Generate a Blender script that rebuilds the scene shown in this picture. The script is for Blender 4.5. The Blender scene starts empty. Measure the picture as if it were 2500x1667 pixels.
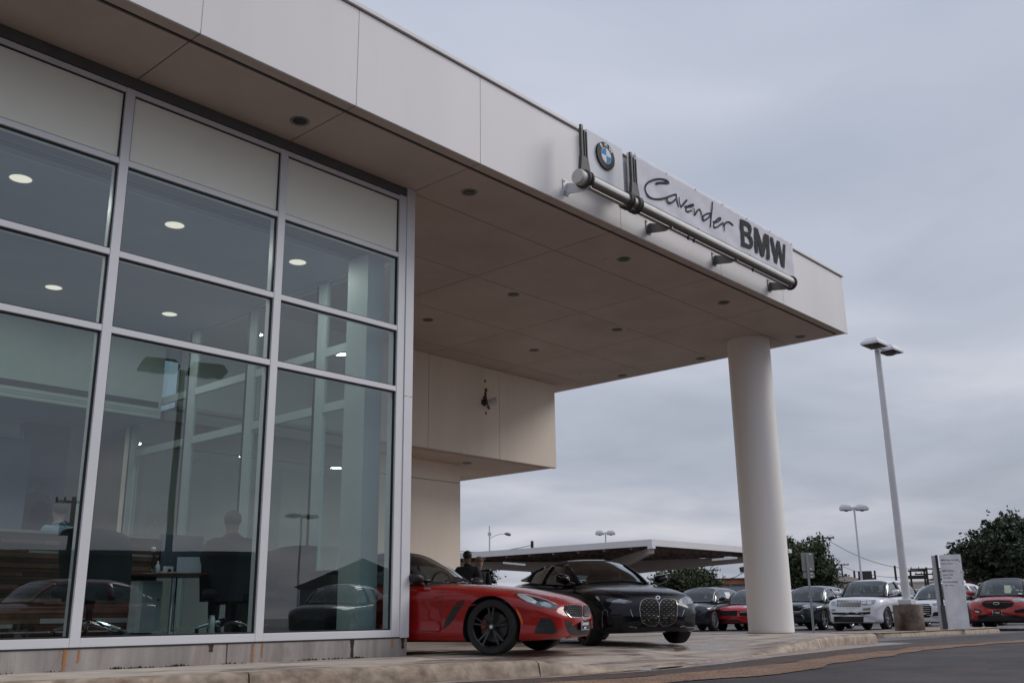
import bpy, bmesh, math, random
import numpy as np
from mathutils import Vector, Matrix
from mathutils.bvhtree import BVHTree
from mathutils.geometry import delaunay_2d_cdt

R_ = math.radians
scene = bpy.context.scene
COL = scene.collection
random.seed(7)

# ------------------------------------------------------------------ camera
CAM = Vector((-2.3512, -8.0922, 0.4374))
FPX = 2384.54
YAW, PITCH, ROLL = .838, .2733, -.0133
_cy, _sy, _cp, _sp = math.cos(YAW), math.sin(YAW), math.cos(PITCH), math.sin(PITCH)
FWD = Vector((_sy*_cp, _cy*_cp, _sp))
_r0 = Vector((_cy, -_sy, 0)); _u0 = _r0.cross(FWD)
RGT = _r0*math.cos(ROLL) + _u0*math.sin(ROLL)
UPV = -_r0*math.sin(ROLL) + _u0*math.cos(ROLL)
cam_d = bpy.data.cameras.new('camera'); cam_o = bpy.data.objects.new('camera', cam_d)
COL.objects.link(cam_o)
m = Matrix((RGT, UPV, -FWD)).transposed().to_4x4(); m.translation = CAM
cam_o.matrix_world = m
cam_d.sensor_width = 36; cam_d.lens = FPX/2500*36
cam_d.clip_start = .05; cam_d.clip_end = 3000
scene.camera = cam_o

# ------------------------------------------------------------------ light and exposure
SUN_EL, SUN_AZ = R_(34), R_(123)      # direction towards the sun: azimuth clockwise from +Y
world = bpy.data.worlds.new('World'); scene.world = world; world.use_nodes = True
nt = world.node_tree; nt.nodes.clear()
def wn(t, **k):
    n = nt.nodes.new(t)
    for a, b in k.items(): setattr(n, a, b)
    return n
wl = nt.links.new
out = wn('ShaderNodeOutputWorld'); bg = wn('ShaderNodeBackground'); bg.inputs[1].default_value = .1
sky = wn('ShaderNodeTexSky', sky_type='NISHITA', sun_disc=False)
sky.sun_elevation = SUN_EL; sky.sun_rotation = SUN_AZ; sky.altitude = 500; sky.air_density = 1.6; sky.dust_density = 3
tc = wn('ShaderNodeTexCoord'); sep = wn('ShaderNodeSeparateXYZ'); wl(tc.outputs['Generated'], sep.inputs[0])
zc = wn('ShaderNodeMath', operation='MAXIMUM'); wl(sep.outputs[2], zc.inputs[0]); zc.inputs[1].default_value = 0
za = wn('ShaderNodeMath', operation='ADD'); wl(zc.outputs[0], za.inputs[0]); za.inputs[1].default_value = .12
dx = wn('ShaderNodeMath', operation='DIVIDE'); wl(sep.outputs[0], dx.inputs[0]); wl(za.outputs[0], dx.inputs[1])
dy = wn('ShaderNodeMath', operation='DIVIDE'); wl(sep.outputs[1], dy.inputs[0]); wl(za.outputs[0], dy.inputs[1])
cmb = wn('ShaderNodeCombineXYZ'); wl(dx.outputs[0], cmb.inputs[0]); wl(dy.outputs[0], cmb.inputs[1])
n1 = wn('ShaderNodeTexNoise'); n1.inputs['Scale'].default_value = .55; n1.inputs['Detail'].default_value = 5
n1.inputs['Roughness'].default_value = .48; n1.inputs['Distortion'].default_value = .5
wl(cmb.outputs[0], n1.inputs['Vector'])
n2 = wn('ShaderNodeTexNoise'); n2.inputs['Scale'].default_value = 1.9; n2.inputs['Detail'].default_value = 6
n2.inputs['Roughness'].default_value = .5; n2.inputs['Distortion'].default_value = .3
wl(cmb.outputs[0], n2.inputs['Vector'])
mx = wn('ShaderNodeMath', operation='MULTIPLY_ADD'); wl(n2.outputs[0], mx.inputs[0]); mx.inputs[1].default_value = .30
wl(n1.outputs[0], mx.inputs[2])
rp = wn('ShaderNodeValToRGB'); wl(mx.outputs[0], rp.inputs[0])
e = rp.color_ramp.elements
e[0].position = .46; e[0].color = (.385, .432, .525, 1)
e[1].position = .82; e[1].color = (.71, .72, .80, 1)
k = rp.color_ramp.elements.new(.64); k.color = (.50, .535, .635, 1)
# overcast skies brighten with height
hm = wn('ShaderNodeMapRange'); wl(zc.outputs[0], hm.inputs[0]); hm.inputs[3].default_value = 8.35; hm.inputs[4].default_value = 13.6
hm.inputs[1].default_value = 0; hm.inputs[2].default_value = 1
sc = wn('ShaderNodeVectorMath', operation='SCALE'); wl(rp.outputs[0], sc.inputs[0]); wl(hm.outputs[0], sc.inputs['Scale'])
mix = wn('ShaderNodeMix', data_type='RGBA'); mix.inputs[0].default_value = .93
wl(sky.outputs[0], mix.inputs[6]); wl(sc.outputs[0], mix.inputs[7])
wl(mix.outputs[2], bg.inputs[0]); wl(bg.outputs[0], out.inputs[0])
sun_d = bpy.data.lights.new('sun', 'SUN'); sun_d.energy = 1.35; sun_d.angle = R_(26); sun_d.color = (1, .965, .93)
sun_o = bpy.data.objects.new('sun', sun_d); COL.objects.link(sun_o)
sdir = Vector((math.sin(SUN_AZ)*math.cos(SUN_EL), math.cos(SUN_AZ)*math.cos(SUN_EL), math.sin(SUN_EL)))
sun_o.rotation_euler = sdir.to_track_quat('Z', 'Y').to_euler(); sun_o.location = (0, -20, 30)
vs = scene.view_settings
vs.view_transform = 'Standard'; vs.look = 'None'; vs.gamma = 1; vs.use_curve_mapping = False; vs.exposure = 0
scene.cycles.max_bounces = 10; scene.cycles.transparent_max_bounces = 24; scene.cycles.glossy_bounces = 5
scene.cycles.diffuse_bounces = 5

# ------------------------------------------------------------------ surveying helpers (sight lines from the photograph to planes)
def sight(u, v): return FWD + RGT*((u-1250)/FPX) - UPV*((v-833.5)/FPX)
def PX(u, v, ax, val):
    r = sight(u, v); return CAM + r*((val-CAM[ax])/r[ax])
def PD(u, v, dist):
    r = sight(u, v); return CAM + r*(dist/math.hypot(r.x, r.y))

# ------------------------------------------------------------------ materials
MATS = {}
def lnk(m): return m.node_tree.nodes, m.node_tree.links
def mat(name, col, rough=.6, metal=0., var=.08, vscale=3., bump=0., bscale=60., spec=.5, coat=0., coat_r=.05, trans=0., streak=False, col2=None, rvar=0.):
    if name in MATS: return MATS[name]
    m = bpy.data.materials.new(name); m.use_nodes = True; N, L = lnk(m)
    b = N['Principled BSDF']
    b.inputs['Roughness'].default_value = rough; b.inputs['Metallic'].default_value = metal
    b.inputs['Specular IOR Level'].default_value = spec
    b.inputs['Coat Weight'].default_value = coat; b.inputs['Coat Roughness'].default_value = coat_r
    c = N.new('ShaderNodeTexCoord'); mp = N.new('ShaderNodeMapping'); L.new(c.outputs['Object'], mp.inputs[0])
    if streak: mp.inputs['Scale'].default_value = (1, 1, .12)
    n = N.new('ShaderNodeTexNoise'); n.inputs['Scale'].default_value = vscale; n.inputs['Detail'].default_value = 6
    n.inputs['Roughness'].default_value = .6; L.new(mp.outputs[0], n.inputs['Vector'])
    r = N.new('ShaderNodeValToRGB'); L.new(n.outputs[0], r.inputs[0])
    c2 = col2 or tuple(x*(1-var*2.2) for x in col)
    r.color_ramp.elements[0].position = .3; r.color_ramp.elements[0].color = (*c2, 1)
    r.color_ramp.elements[1].position = .68; r.color_ramp.elements[1].color = (*[min(1, x*(1+var)) for x in col], 1)
    L.new(r.outputs[0], b.inputs['Base Color'])
    if rvar:
        q = N.new('ShaderNodeMapRange'); L.new(n.outputs[0], q.inputs[0]); q.inputs[1].default_value = .3; q.inputs[2].default_value = .7
        q.inputs[3].default_value = max(0, rough-rvar); q.inputs[4].default_value = rough+rvar; L.new(q.outputs[0], b.inputs['Roughness'])
    if bump:
        n2 = N.new('ShaderNodeTexNoise'); n2.inputs['Scale'].default_value = bscale; n2.inputs['Detail'].default_value = 4
        L.new(c.outputs['Object'], n2.inputs['Vector'])
        bp = N.new('ShaderNodeBump'); bp.inputs['Strength'].default_value = bump; bp.inputs['Distance'].default_value = .01
        L.new(n2.outputs[0], bp.inputs['Height']); L.new(bp.outputs[0], b.inputs['Normal'])
    MATS[name] = m; return m
def mat_glass(name, tint=(.8, .86, .85), refl=1.0, ior=1.5, rough=0.0):
    if name in MATS: return MATS[name]
    m = bpy.data.materials.new(name); m.use_nodes = True; N, L = lnk(m)
    N.remove(N['Principled BSDF']); o = N['Material Output']
    t = N.new('ShaderNodeBsdfTransparent'); t.inputs[0].default_value = (*tint, 1)
    g = N.new('ShaderNodeBsdfGlossy'); g.inputs['Roughness'].default_value = rough; g.inputs['Color'].default_value = (.92, .97, 1, 1)
    f = N.new('ShaderNodeFresnel'); ge = N.new('ShaderNodeNewGeometry'); im = N.new('ShaderNodeMapRange'); im.inputs[3].default_value = ior; im.inputs[4].default_value = 1/ior; L.new(ge.outputs['Backfacing'], im.inputs[0]); L.new(im.outputs[0], f.inputs[0])
    k = N.new('ShaderNodeMath'); k.operation = 'MULTIPLY'; k.use_clamp = True; L.new(f.outputs[0], k.inputs[0]); k.inputs[1].default_value = refl
    nz = N.new('ShaderNodeTexNoise'); nz.inputs['Scale'].default_value = .8; bp = N.new('ShaderNodeBump'); bp.inputs['Strength'].default_value = .015; bp.inputs['Distance'].default_value = .05
    c = N.new('ShaderNodeTexCoord'); L.new(c.outputs['Object'], nz.inputs['Vector']); L.new(nz.outputs[0], bp.inputs['Height']); L.new(bp.outputs[0], g.inputs['Normal'])
    x = N.new('ShaderNodeMixShader'); L.new(k.outputs[0], x.inputs[0]); L.new(t.outputs[0], x.inputs[1]); L.new(g.outputs[0], x.inputs[2])
    L.new(x.outputs[0], o.inputs[0]); MATS[name] = m; return m
def mat_emit(name, col, s):
    if name in MATS: return MATS[name]
    m = bpy.data.materials.new(name); m.use_nodes = True; N, L = lnk(m); b = N['Principled BSDF']
    b.inputs['Base Color'].default_value = (.8, .8, .8, 1); b.inputs['Emission Color'].default_value = (*col, 1); b.inputs['Emission Strength'].default_value = s
    MATS[name] = m; return m
def tweak_concrete(m, dark, dscale, thr=(.5, .62), aniso=(1, 1, 1), rough=(.75, .25)):
    """wet, darker blotches over a concrete or asphalt material"""
    N, L = lnk(m); b = N['Principled BSDF']; src = b.inputs['Base Color'].links[0].from_socket
    c = N.new('ShaderNodeTexCoord'); mp = N.new('ShaderNodeMapping'); mp.inputs['Scale'].default_value = aniso; L.new(c.outputs['Object'], mp.inputs[0])
    n = N.new('ShaderNodeTexNoise'); n.inputs['Scale'].default_value = dscale; n.inputs['Detail'].default_value = 8; n.inputs['Roughness'].default_value = .62; n.inputs['Distortion'].default_value = .6
    L.new(mp.outputs[0], n.inputs['Vector'])
    r = N.new('ShaderNodeMapRange'); r.inputs[1].default_value = thr[0]; r.inputs[2].default_value = thr[1]; L.new(n.outputs[0], r.inputs[0])
    x = N.new('ShaderNodeMix'); x.data_type = 'RGBA'; x.blend_type = 'MULTIPLY'; L.new(r.outputs[0], x.inputs[0]); L.new(src, x.inputs[6]); x.inputs[7].default_value = (*dark, 1)
    L.new(x.outputs[2], b.inputs['Base Color'])
    q = N.new('ShaderNodeMapRange'); q.inputs[3].default_value = rough[0]; q.inputs[4].default_value = rough[1]; L.new(r.outputs[0], q.inputs[0]); L.new(q.outputs[0], b.inputs['Roughness'])
    return m
def speckle(m, cols, scale, bump=.6, dist=.008):
    """aggregate stones: voronoi cells in several tones with relief"""
    N, L = lnk(m); b = N['Principled BSDF']
    c = N.new('ShaderNodeTexCoord'); v = N.new('ShaderNodeTexVoronoi'); v.inputs['Scale'].default_value = scale; L.new(c.outputs['Object'], v.inputs['Vector'])
    s = N.new('ShaderNodeSeparateColor'); L.new(v.outputs['Color'], s.inputs[0])
    r = N.new('ShaderNodeValToRGB'); r.color_ramp.interpolation = 'CONSTANT'; L.new(s.outputs[0], r.inputs[0])
    el = r.color_ramp.elements
    for i, cc in enumerate(cols):
        p = i/len(cols)
        e = el[i] if i < 2 else el.new(p)
        e.position = p; e.color = (*cc, 1)
    x = N.new('ShaderNodeMix'); x.data_type = 'RGBA'; x.blend_type = 'MULTIPLY'; x.inputs[0].default_value = 1
    src = b.inputs['Base Color'].links[0].from_socket
    L.new(src, x.inputs[6]); L.new(r.outputs[0], x.inputs[7]); L.new(x.outputs[2], b.inputs['Base Color'])
    bp = N.new('ShaderNodeBump'); bp.inputs['Strength'].default_value = bump; bp.inputs['Distance'].default_value = dist; bp.invert = True
    L.new(v.outputs['Distance'], bp.inputs['Height']); L.new(bp.outputs[0], b.inputs['Normal'])
    return m

M_fascia = mat('painted_panel', (.74, .715, .71), .55, var=.025, vscale=1.1, bump=.05, bscale=220, streak=True)
M_soffit = mat('beige_soffit', (.52, .425, .365), .62, var=.06, vscale=.9, bump=.05, bscale=200)
M_wallp = mat('beige_wall', (.86, .755, .645), .6, var=.04, vscale=1.2, bump=.05, bscale=200, streak=True)
M_jfas = mat('fascia_sealant', (.56, .52, .48), .8)
M_joint = mat('joint_shadow_seal', (.10, .08, .07), .8)
M_reveal = mat('black_reveal', (.02, .02, .02), .6)
M_alu = mat('clear_aluminium', (.68, .68, .71), .45, metal=.1, var=.02, vscale=2)
M_gasket = mat('black_gasket', (.012, .013, .015), .5)
M_spandrel = mat('spandrel_panel', (.84, .84, .74), .35, var=.02, vscale=1)
M_plinth = tweak_concrete(mat('plinth_concrete', (.36, .33, .31), .85, var=.14, vscale=5, bump=.3, bscale=90, streak=True), (.62, .55, .5), 2.6, (.5, .7), (1, 1, .3), (.85, .6))
M_rust = mat('rust_stain', (.42, .19, .085), .85, var=.25, vscale=9, streak=True)
M_moss = mat('dried_weed', (.06, .035, .022), .95, var=.4, vscale=40)
M_slab = tweak_concrete(mat('wet_driveway_concrete', (.50, .425, .36), .8, var=.13, vscale=2.2, bump=.25, bscale=45), (.42, .36, .33), 1.1, (.48, .62), (.45, 1.6, 1), (.75, .22))
M_kerb = tweak_concrete(mat('kerb_concrete', (.42, .335, .255), .85, var=.2, vscale=6, bump=.3, bscale=30), (.50, .40, .33), 3.5, (.44, .66), (1, 1, 1.2), (.8, .45))
M_gutter = tweak_concrete(mat('gutter_concrete', (.42, .35, .31), .8, var=.15, vscale=4, bump=.2), (.36, .28, .23), 1.6, (.42, .6), (.4, 1.5, 1), (.7, .15))
M_road = speckle(tweak_concrete(mat('wet_asphalt', (.066, .054, .054), .7, var=.3, vscale=.8), (.5, .5, .54), .45, (.42, .65), (.5, 1.6, 1), (.85, .6)), [(1, 1, 1), (.7, .7, .7), (1.35, 1.3, 1.25), (.55, .55, .55), (1.1, 1.0, .95)], 150, .5, .006)
M_rough = speckle(mat('coarse_asphalt', (.10, .074, .064), .75, var=.15, vscale=2), [(1, 1, 1), (.5, .5, .5), (1.7, 1.5, 1.3), (.3, .3, .3), (1.2, 1.0, .9)], 85, .9, .012)
M_tan = speckle(mat('tan_aggregate', (.25, .16, .11), .8, var=.15, vscale=2), [(1, 1, 1), (.45, .42, .4), (1.5, 1.4, 1.25), (.7, .65, .6), (1.9, 1.75, 1.6)], 85, .9, .012)
M_lot = mat('lot_asphalt', (.12, .108, .105), .6, var=.2, vscale=.3, bump=.2, bscale=30, rvar=.2)
M_water = mat('puddle_water', (.012, .012, .012), .03, var=0, spec=.6)
M_black = mat('black_plastic', (.012, .012, .013), .45)
M_dark = mat('dark_trim', (.03, .03, .032), .5)
M_white = mat('white_paint', (.72, .72, .75), .4, var=.03)
M_signw = mat('white_vinyl', (.68, .68, .73), .85, var=.03, vscale=4, bump=.3, bscale=5)
M_panelw = mat('white_sign_panel', (.72, .72, .76), .7, var=.015)
M_ink = mat('charcoal_print', (.025, .027, .038), .75, spec=.15)
M_ink2 = mat('dark_grey_print', (.03, .03, .034), .75, spec=.15)
M_steel = mat('brushed_steel', (.62, .61, .60), .28, metal=.8, var=.05, vscale=8)
M_steeld = mat('weathered_bracket_metal', (.22, .21, .20), .4, metal=.5, var=.1, vscale=9)
M_chrome = mat('chrome', (.8, .8, .82), .08, metal=1, var=0)
M_blue = mat('emblem_blue', (.04, .27, .56), .8, var=.02)

# ------------------------------------------------------------------ mesh helpers
def link(name, me, m=None, parent=None, world=False, label=None):
    o = bpy.data.objects.new(name, me); COL.objects.link(o)
    if m is not None:
        for x in (m if isinstance(m, (list, tuple)) else [m]): me.materials.append(x)
    if parent is not None:
        o.parent = parent
        if world: o.matrix_parent_inverse = parent.matrix_basis.inverted()
    if label: o['label'] = label
    return o
def mesh(name, V, Fc, m=None, parent=None, world=True, smooth=False, bevel=0, label=None, sharp=None):
    me = bpy.data.meshes.new(name); me.from_pydata([tuple(v) for v in V], [], Fc); me.update()
    if smooth:
        me.polygons.foreach_set('use_smooth', [True]*len(me.polygons))
        me.set_sharp_from_angle(angle=R_(sharp if sharp else 40))
    o = link(name, me, m, parent, world, label)
    if bevel:
        b = o.modifiers.new('bevel', 'BEVEL'); b.width = bevel; b.segments = 2; b.limit_method = 'ANGLE'
    return o
class MB:
    def __init__(s): s.V = []; s.F = []
    def add(s, V, F):
        n = len(s.V); s.V += [Vector(v) for v in V]; s.F += [tuple(i+n for i in f) for f in F]; return s
    def box(s, x0, x1, y0, y1, z0, z1, M=None):
        V = [Vector((x, y, z)) for x in (x0, x1) for y in (y0, y1) for z in (z0, z1)]
        if M is not None: V = [M @ v for v in V]
        return s.add(V, [(0, 1, 3, 2), (4, 6, 7, 5), (0, 4, 5, 1), (2, 3, 7, 6), (0, 2, 6, 4), (1, 5, 7, 3)])
    def bar(s, a, b, w, h=None):       # box beam from a to b
        a, b = Vector(a), Vector(b); h = h or w; d = b-a; q = d.to_track_quat('X', 'Z').to_matrix().to_4x4(); q.translation = a
        return s.box(0, d.length, -w/2, w/2, -h/2, h/2, q)
    def tube(s, pts, rad, n=12, cap=True):
        pts = [Vector(p) for p in pts]; rad = rad if isinstance(rad, (list, tuple)) else [rad]*len(pts)
        base = len(s.V); prev = None
        for i, p in enumerate(pts):
            t = (pts[min(i+1, len(pts)-1)]-pts[max(i-1, 0)]).normalized()
            if prev is None:
                a = Vector((0, 0, 1)) if abs(t.z) < .9 else Vector((1, 0, 0)); u = t.cross(a).normalized()
            else:
                u = (prev - t*prev.dot(t)).normalized()
            prev = u; w = t.cross(u)
            for k in range(n):
                an = 2*math.pi*k/n; s.V.append(p + (u*math.cos(an)+w*math.sin(an))*rad[i])
        for i in range(len(pts)-1):
            for k in range(n):
                a = base+i*n+k; b = base+i*n+(k+1) % n
                s.F.append((a, b, b+n, a+n))
        if cap:
            s.F.append(tuple(base+k for k in range(n))[::-1]); s.F.append(tuple(base+(len(pts)-1)*n+k for k in range(n)))
        return s
    def lathe(s, prof, n=24, M=None, ax='Z'):   # prof: (radius, height) about an axis
        base = len(s.V)
        for r, h in prof:
            for k in range(n):
                an = 2*math.pi*k/n; c, q = r*math.cos(an), r*math.sin(an)
                v = Vector((c, q, h)) if ax == 'Z' else (Vector((c, h, q)) if ax == 'Y' else Vector((h, c, q)))
                s.V.append(M @ v if M is not None else v)
        for i in range(len(prof)-1):
            for k in range(n):
                a = base+i*n+k; b = base+i*n+(k+1) % n; s.F.append((a, b, b+n, a+n))
        return s
    def prism(s, poly, f0, f1):        # poly 2D; f0,f1 map (a,b)->3D on the two faces
        n = len(poly); base = len(s.V)
        s.V += [Vector(f0(*p)) for p in poly]+[Vector(f1(*p)) for p in poly]
        s.F.append(tuple(base+i for i in range(n))); s.F.append(tuple(base+n+i for i in range(n))[::-1])
        for i in range(n):
            j = (i+1) % n; s.F.append((base+i, base+n+i, base+n+j, base+j))
        return s
    def build(s, name, m, parent=None, world=True, **k):
        me = bpy.data.meshes.new(name); me.from_pydata([tuple(v) for v in s.V], [], s.F)
        bm = bmesh.new(); bm.from_mesh(me); bmesh.ops.recalc_face_normals(bm, faces=bm.faces); bm.to_mesh(me); bm.free()
        sm = k.get('smooth'); 
        if sm:
            me.polygons.foreach_set('use_smooth', [True]*len(me.polygons)); me.set_sharp_from_angle(angle=R_(k.get('sharp') or 40))
        o = link(name, me, m, parent, world, k.get('label'))
        if k.get('bevel'):
            b = o.modifiers.new('bevel', 'BEVEL'); b.width = k['bevel']; b.segments = 2; b.limit_method = 'ANGLE'
        return o
def box(name, m, parent, x0, x1, y0, y1, z0, z1, bevel=0, world=True, label=None):
    return MB().box(x0, x1, y0, y1, z0, z1).build(name, m, parent, world, bevel=bevel, label=label)
def thing(name, label, cat, loc=(0, 0, 0), rz=0, group=None, scale=1):
    o = bpy.data.objects.new(name, None); COL.objects.link(o); o.empty_display_size = .2
    o.location = loc; o.rotation_euler = (0, 0, rz); o.scale = (scale,)*3
    o.matrix_basis = Matrix.Translation(loc) @ Matrix.Rotation(rz, 4, 'Z') @ Matrix.Scale(scale, 4)
    o['label'] = label; o['category'] = cat
    if group: o['group'] = group
    return o
def tag(o, label, cat, group=None):
    o['label'] = label; o['category'] = cat
    if group: o['group'] = group
    return o
def struct(o): o['kind'] = 'structure'; return o
def stuff(o): o['kind'] = 'stuff'; return o
def copy_tree(o, parent=None):
    c = o.copy(); COL.objects.link(c)
    if parent is not None: c.parent = parent
    for ch in list(o.children): copy_tree(ch, c)
    return c
def place(o, loc, rz=None):
    s = o.scale[0]; r = o.rotation_euler[2] if rz is None else rz
    o.location = loc; o.rotation_euler = (0, 0, r)
    return o
# ================================================================== ground, road, kerbs
def interp(xs, ys, x): return float(np.interp(x, xs, ys))
EDGE = [(-14, .95), (-6, .75), (0, .2), (.8, -.06), (2.4, -.55), (3.9, -1.0), (5.4, -1.45), (6.8, -1.62), (8.3, -1.42), (10.3, -1.15), (12.5, -.72), (14.7, -.32), (16.6, -.26)]
EX = [p[0] for p in EDGE]; EY = [p[1] for p in EDGE]
def edge_y(x):
    return interp(EX, EY, x)*.5 + .25*interp(EX, EY, x-.5) + .25*interp(EX, EY, x+.5)
def edge_z(x):        # height of the kerb top: dropped for the driveway
    t = interp([-20, 5.35, 5.9, 6.7, 10.4, 12.2, 14.2, 20], [0, 0, -.05, -.125, -.125, -.045, .02, .02], x)
    return t
def slab_z(x): return interp([-20, 2, 6, 10, 16, 40], [0, 0, -.02, .0, .035, .035], x)
ROADZ = -.14
# big sheet for the lot and the country beyond
def lot_z(x, y): 
    d = math.hypot(x+2, y+8)
    return interp([0, 24, 34, 3000], [-.15, -.155, -.205, -.205], d)-.008
V = []; Fc = []
gx = [-1500, -300, -80, -30, -10, 0, 5, 10, 15, 20, 24, 28, 32, 36, 42, 50, 70, 120, 400, 1500]
gy = [-1500, -300, -80, -30, -10, -5, 0, 5, 10, 15, 20, 25, 32, 40, 60, 120, 400, 1500]
for x in gx:
    for y in gy: V.append((x, y, lot_z(x, y)))
ny = len(gy)
for i in range(len(gx)-1):
    for j in range(ny-1): Fc.append((i*ny+j, (i+1)*ny+j, (i+1)*ny+j+1, i*ny+j+1))
struct(mesh('ground', V, Fc, M_lot, smooth=True))

# concrete slab under the canopy, sloping down to the dropped kerb
V = []; Fc = []
xs = list(np.arange(-14, 16.61, .3)); rows = 26
for x in xs:
    ye = edge_y(x)
    for j in range(rows):
        t = (j/(rows-1))**1.7; y = ye+.13 + t*(12.8-ye)
        d = y-ye
        k = min(1, max(0, (d-.1)/2.1)); k = k*k*(3-2*k)
        z = edge_z(x)*(1-k) + slab_z(x)*k
        if x < 5: z = 0*(1-k)+slab_z(x)*k
        V.append((x, y, z))
for i in range(len(xs)-1):
    for j in range(rows-1): Fc.append((i*rows+j, (i+1)*rows+j, (i+1)*rows+j+1, i*rows+j+1))
struct(mesh('pavement', V, Fc, M_slab, smooth=True))
# skirt of the slab on its open right side
MB().box(16.55, 16.62, -.1, 12.8, -.3, .028).build('pavement_edge', M_kerb)['kind'] = 'structure'
# saw-cut control joints in the slab
MBj = MB()
def slabz(x, y):
    ye = edge_y(x); k = min(1, max(0, (y-ye-.1)/2.1)); k = k*k*(3-2*k)
    return (edge_z(x) if x >= 5 else 0)*(1-k)+slab_z(x)*k
for x0, y0, x1, y1 in [(5.05, -1.2, 6.1, 1.25), (9.2, -1.1, 9.5, 8.5), (12.6, -.5, 12.8, 9), (-14, 4.9, -13, 4.9), (6.2, 3.2, 16.4, 3.4)]:
    n = 14; P = []
    for i in range(n+1):
        t = i/n; x = x0+(x1-x0)*t+random.uniform(-.012, .012); y = y0+(y1-y0)*t; P.append(Vector((x, y, slabz(x, y)+.003)))
    w = .011
    for a, b in zip(P[:-1], P[1:]):
        d = (b-a).normalized(); s = Vector((-d.y, d.x, 0))*w
        MBj.add([a-s, a+s, b+s, b-s], [(0, 1, 2, 3)])
struct(MBj.build('pavement_joint', M_joint))

# kerb: rounded concrete stones with joints between them
kroot = bpy.data.objects.new('kerb', None); COL.objects.link(kroot); struct(kroot)
def kerb_run(path, topz, basez, w=.15, joints=(), name='kerb_stone'):
    """path: list of (x,y) along the face; inner side is to the left of travel"""
    cut = [0]+[j for j in joints]+[len(path)-1]
    for a, b in zip(cut[:-1], cut[1:]):
        V = []; Fc = []
        idx = list(range(a, b+1))
        for q, i in enumerate(idx):
            p = Vector((*path[i], 0)); t = (Vector((*path[min(i+1, len(path)-1)], 0))-Vector((*path[max(i-1, 0)], 0))).normalized()
            n = Vector((-t.y, t.x, 0)); g = 0
            if q == 0 and a != 0: p = p+t*.006
            if q == len(idx)-1 and b != len(path)-1: p = p-t*.006
            zt = topz(i); h = max(.004, zt-basez); wob = random.uniform(-.006, .006); wz = random.uniform(-.003, .003)
            r = min(.05, h*.55)
            prof = [(-.02, basez-.05), (-.012, basez), (.004+wob, basez+h*.45), (.012+wob, zt-r+wz), (.022+wob, zt-r*.45), (.045, zt-.006+wz), (.085, zt+.003+wz), (w, zt), (w+.02, zt-.004), (w+.02, basez-.05)]
            for dx_, z in prof: V.append(p+n*dx_+Vector((0, 0, z)))
        k = 10
        for q in range(len(idx)-1):
            for j in range(k-1): Fc.append((q*k+j, (q+1)*k+j, (q+1)*k+j+1, q*k+j+1))
        Fc.append(tuple(range(k))); Fc.append(tuple((len(idx)-1)*k+j for j in range(k))[::-1])
        mesh(name, V, Fc, M_kerb, kroot, smooth=True, sharp=55)
kx = list(np.arange(-13.9, 16.5, .1))
path = [(x, edge_y(x)) for x in kx]
end = [(16.55, -.25), (16.72, -.17), (16.84, -.02), (16.88, .2), (16.88, .6), (16.88, 1.4), (16.88, 3.0)]
kp = path+end
def ktop(i):
    x = kp[i][0]; z = edge_z(x)
    if i >= len(path): z = [.02, .015, .01, 0, -.02, -.06, -.1][i-len(path)]
    return z+.004
def ji(x): return min(range(len(path)), key=lambda i: abs(path[i][0]-x))
kerb_run(kp, ktop, ROADZ, joints=[ji(x) for x in (-11, -8, -5, -2, .4, 2.55, 5.38, 7.6, 10.2, 13.55)]+[len(path)+1])

# gutter pan, coarse asphalt, tan aggregate band, smooth road (each a sheet above the last)
def band(name, m, off0, off1, x0, x1, z, wob=0., step=.12, kind=True):
    V = []; Fc = []; n = 0
    for x in np.arange(x0, x1+1e-6, step):
        lo = wob*2.2*math.sin(x*1.7+wob*90)+wob*1.4*math.sin(x*4.1)
        f0 = off0(x)+random.uniform(-wob, wob)+lo; f1 = off1(x)+random.uniform(-wob, wob)-lo
        for t in (0, .33, .66, 1): V.append((x, f0+(f1-f0)*t, z+0*t))
        n += 1
    for i in range(n-1):
        for j in range(3): Fc.append((i*4+j, i*4+j+1, (i+1)*4+j+1, (i+1)*4+j))
    return struct(mesh(name, V, Fc, m))
EGX = [-14, 0, 4.0, 5.5, 6.65, 8.2, 10.3, 14.5, 18, 24, 40]
def out1(x): return edge_y(x)-interp(EGX, [.3, .3, .30, .31, .30, .36, .33, .62, .9, 2.4, 3.5], x)
band('gutter', M_gutter, lambda x: edge_y(min(x, 16.5))+.03, out1, -14, 16.6, ROADZ, 0)
band('road', M_road, lambda x: interp([-30, 16, 24, 60], [1, .2, .0, -1], x), lambda x: -14, -30, 60, -.1462, 0, step=.6)
rough_o = lambda x: out1(x)-interp([-14, 4, 5.5, 8, 12, 16, 20, 60], [.35, .6, .55, .6, .7, .9, 1.0, 1.2], x)
band('road_shoulder', M_rough, lambda x: out1(x)+.002, rough_o, -14, 26, ROADZ-.002, .012, .05)
band('aggregate_strip', M_tan, lambda x: rough_o(x)+.012+interp([4, 5.2, 7], [.0, -.02, 0], x), lambda x: rough_o(x)-interp([-14, 3, 4.8, 6.5, 9, 14, 18, 26], [.5, .62, .85, .8, .62, .5, .45, .1], x), -14, 26, ROADZ+.0015, .02, .05)
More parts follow.
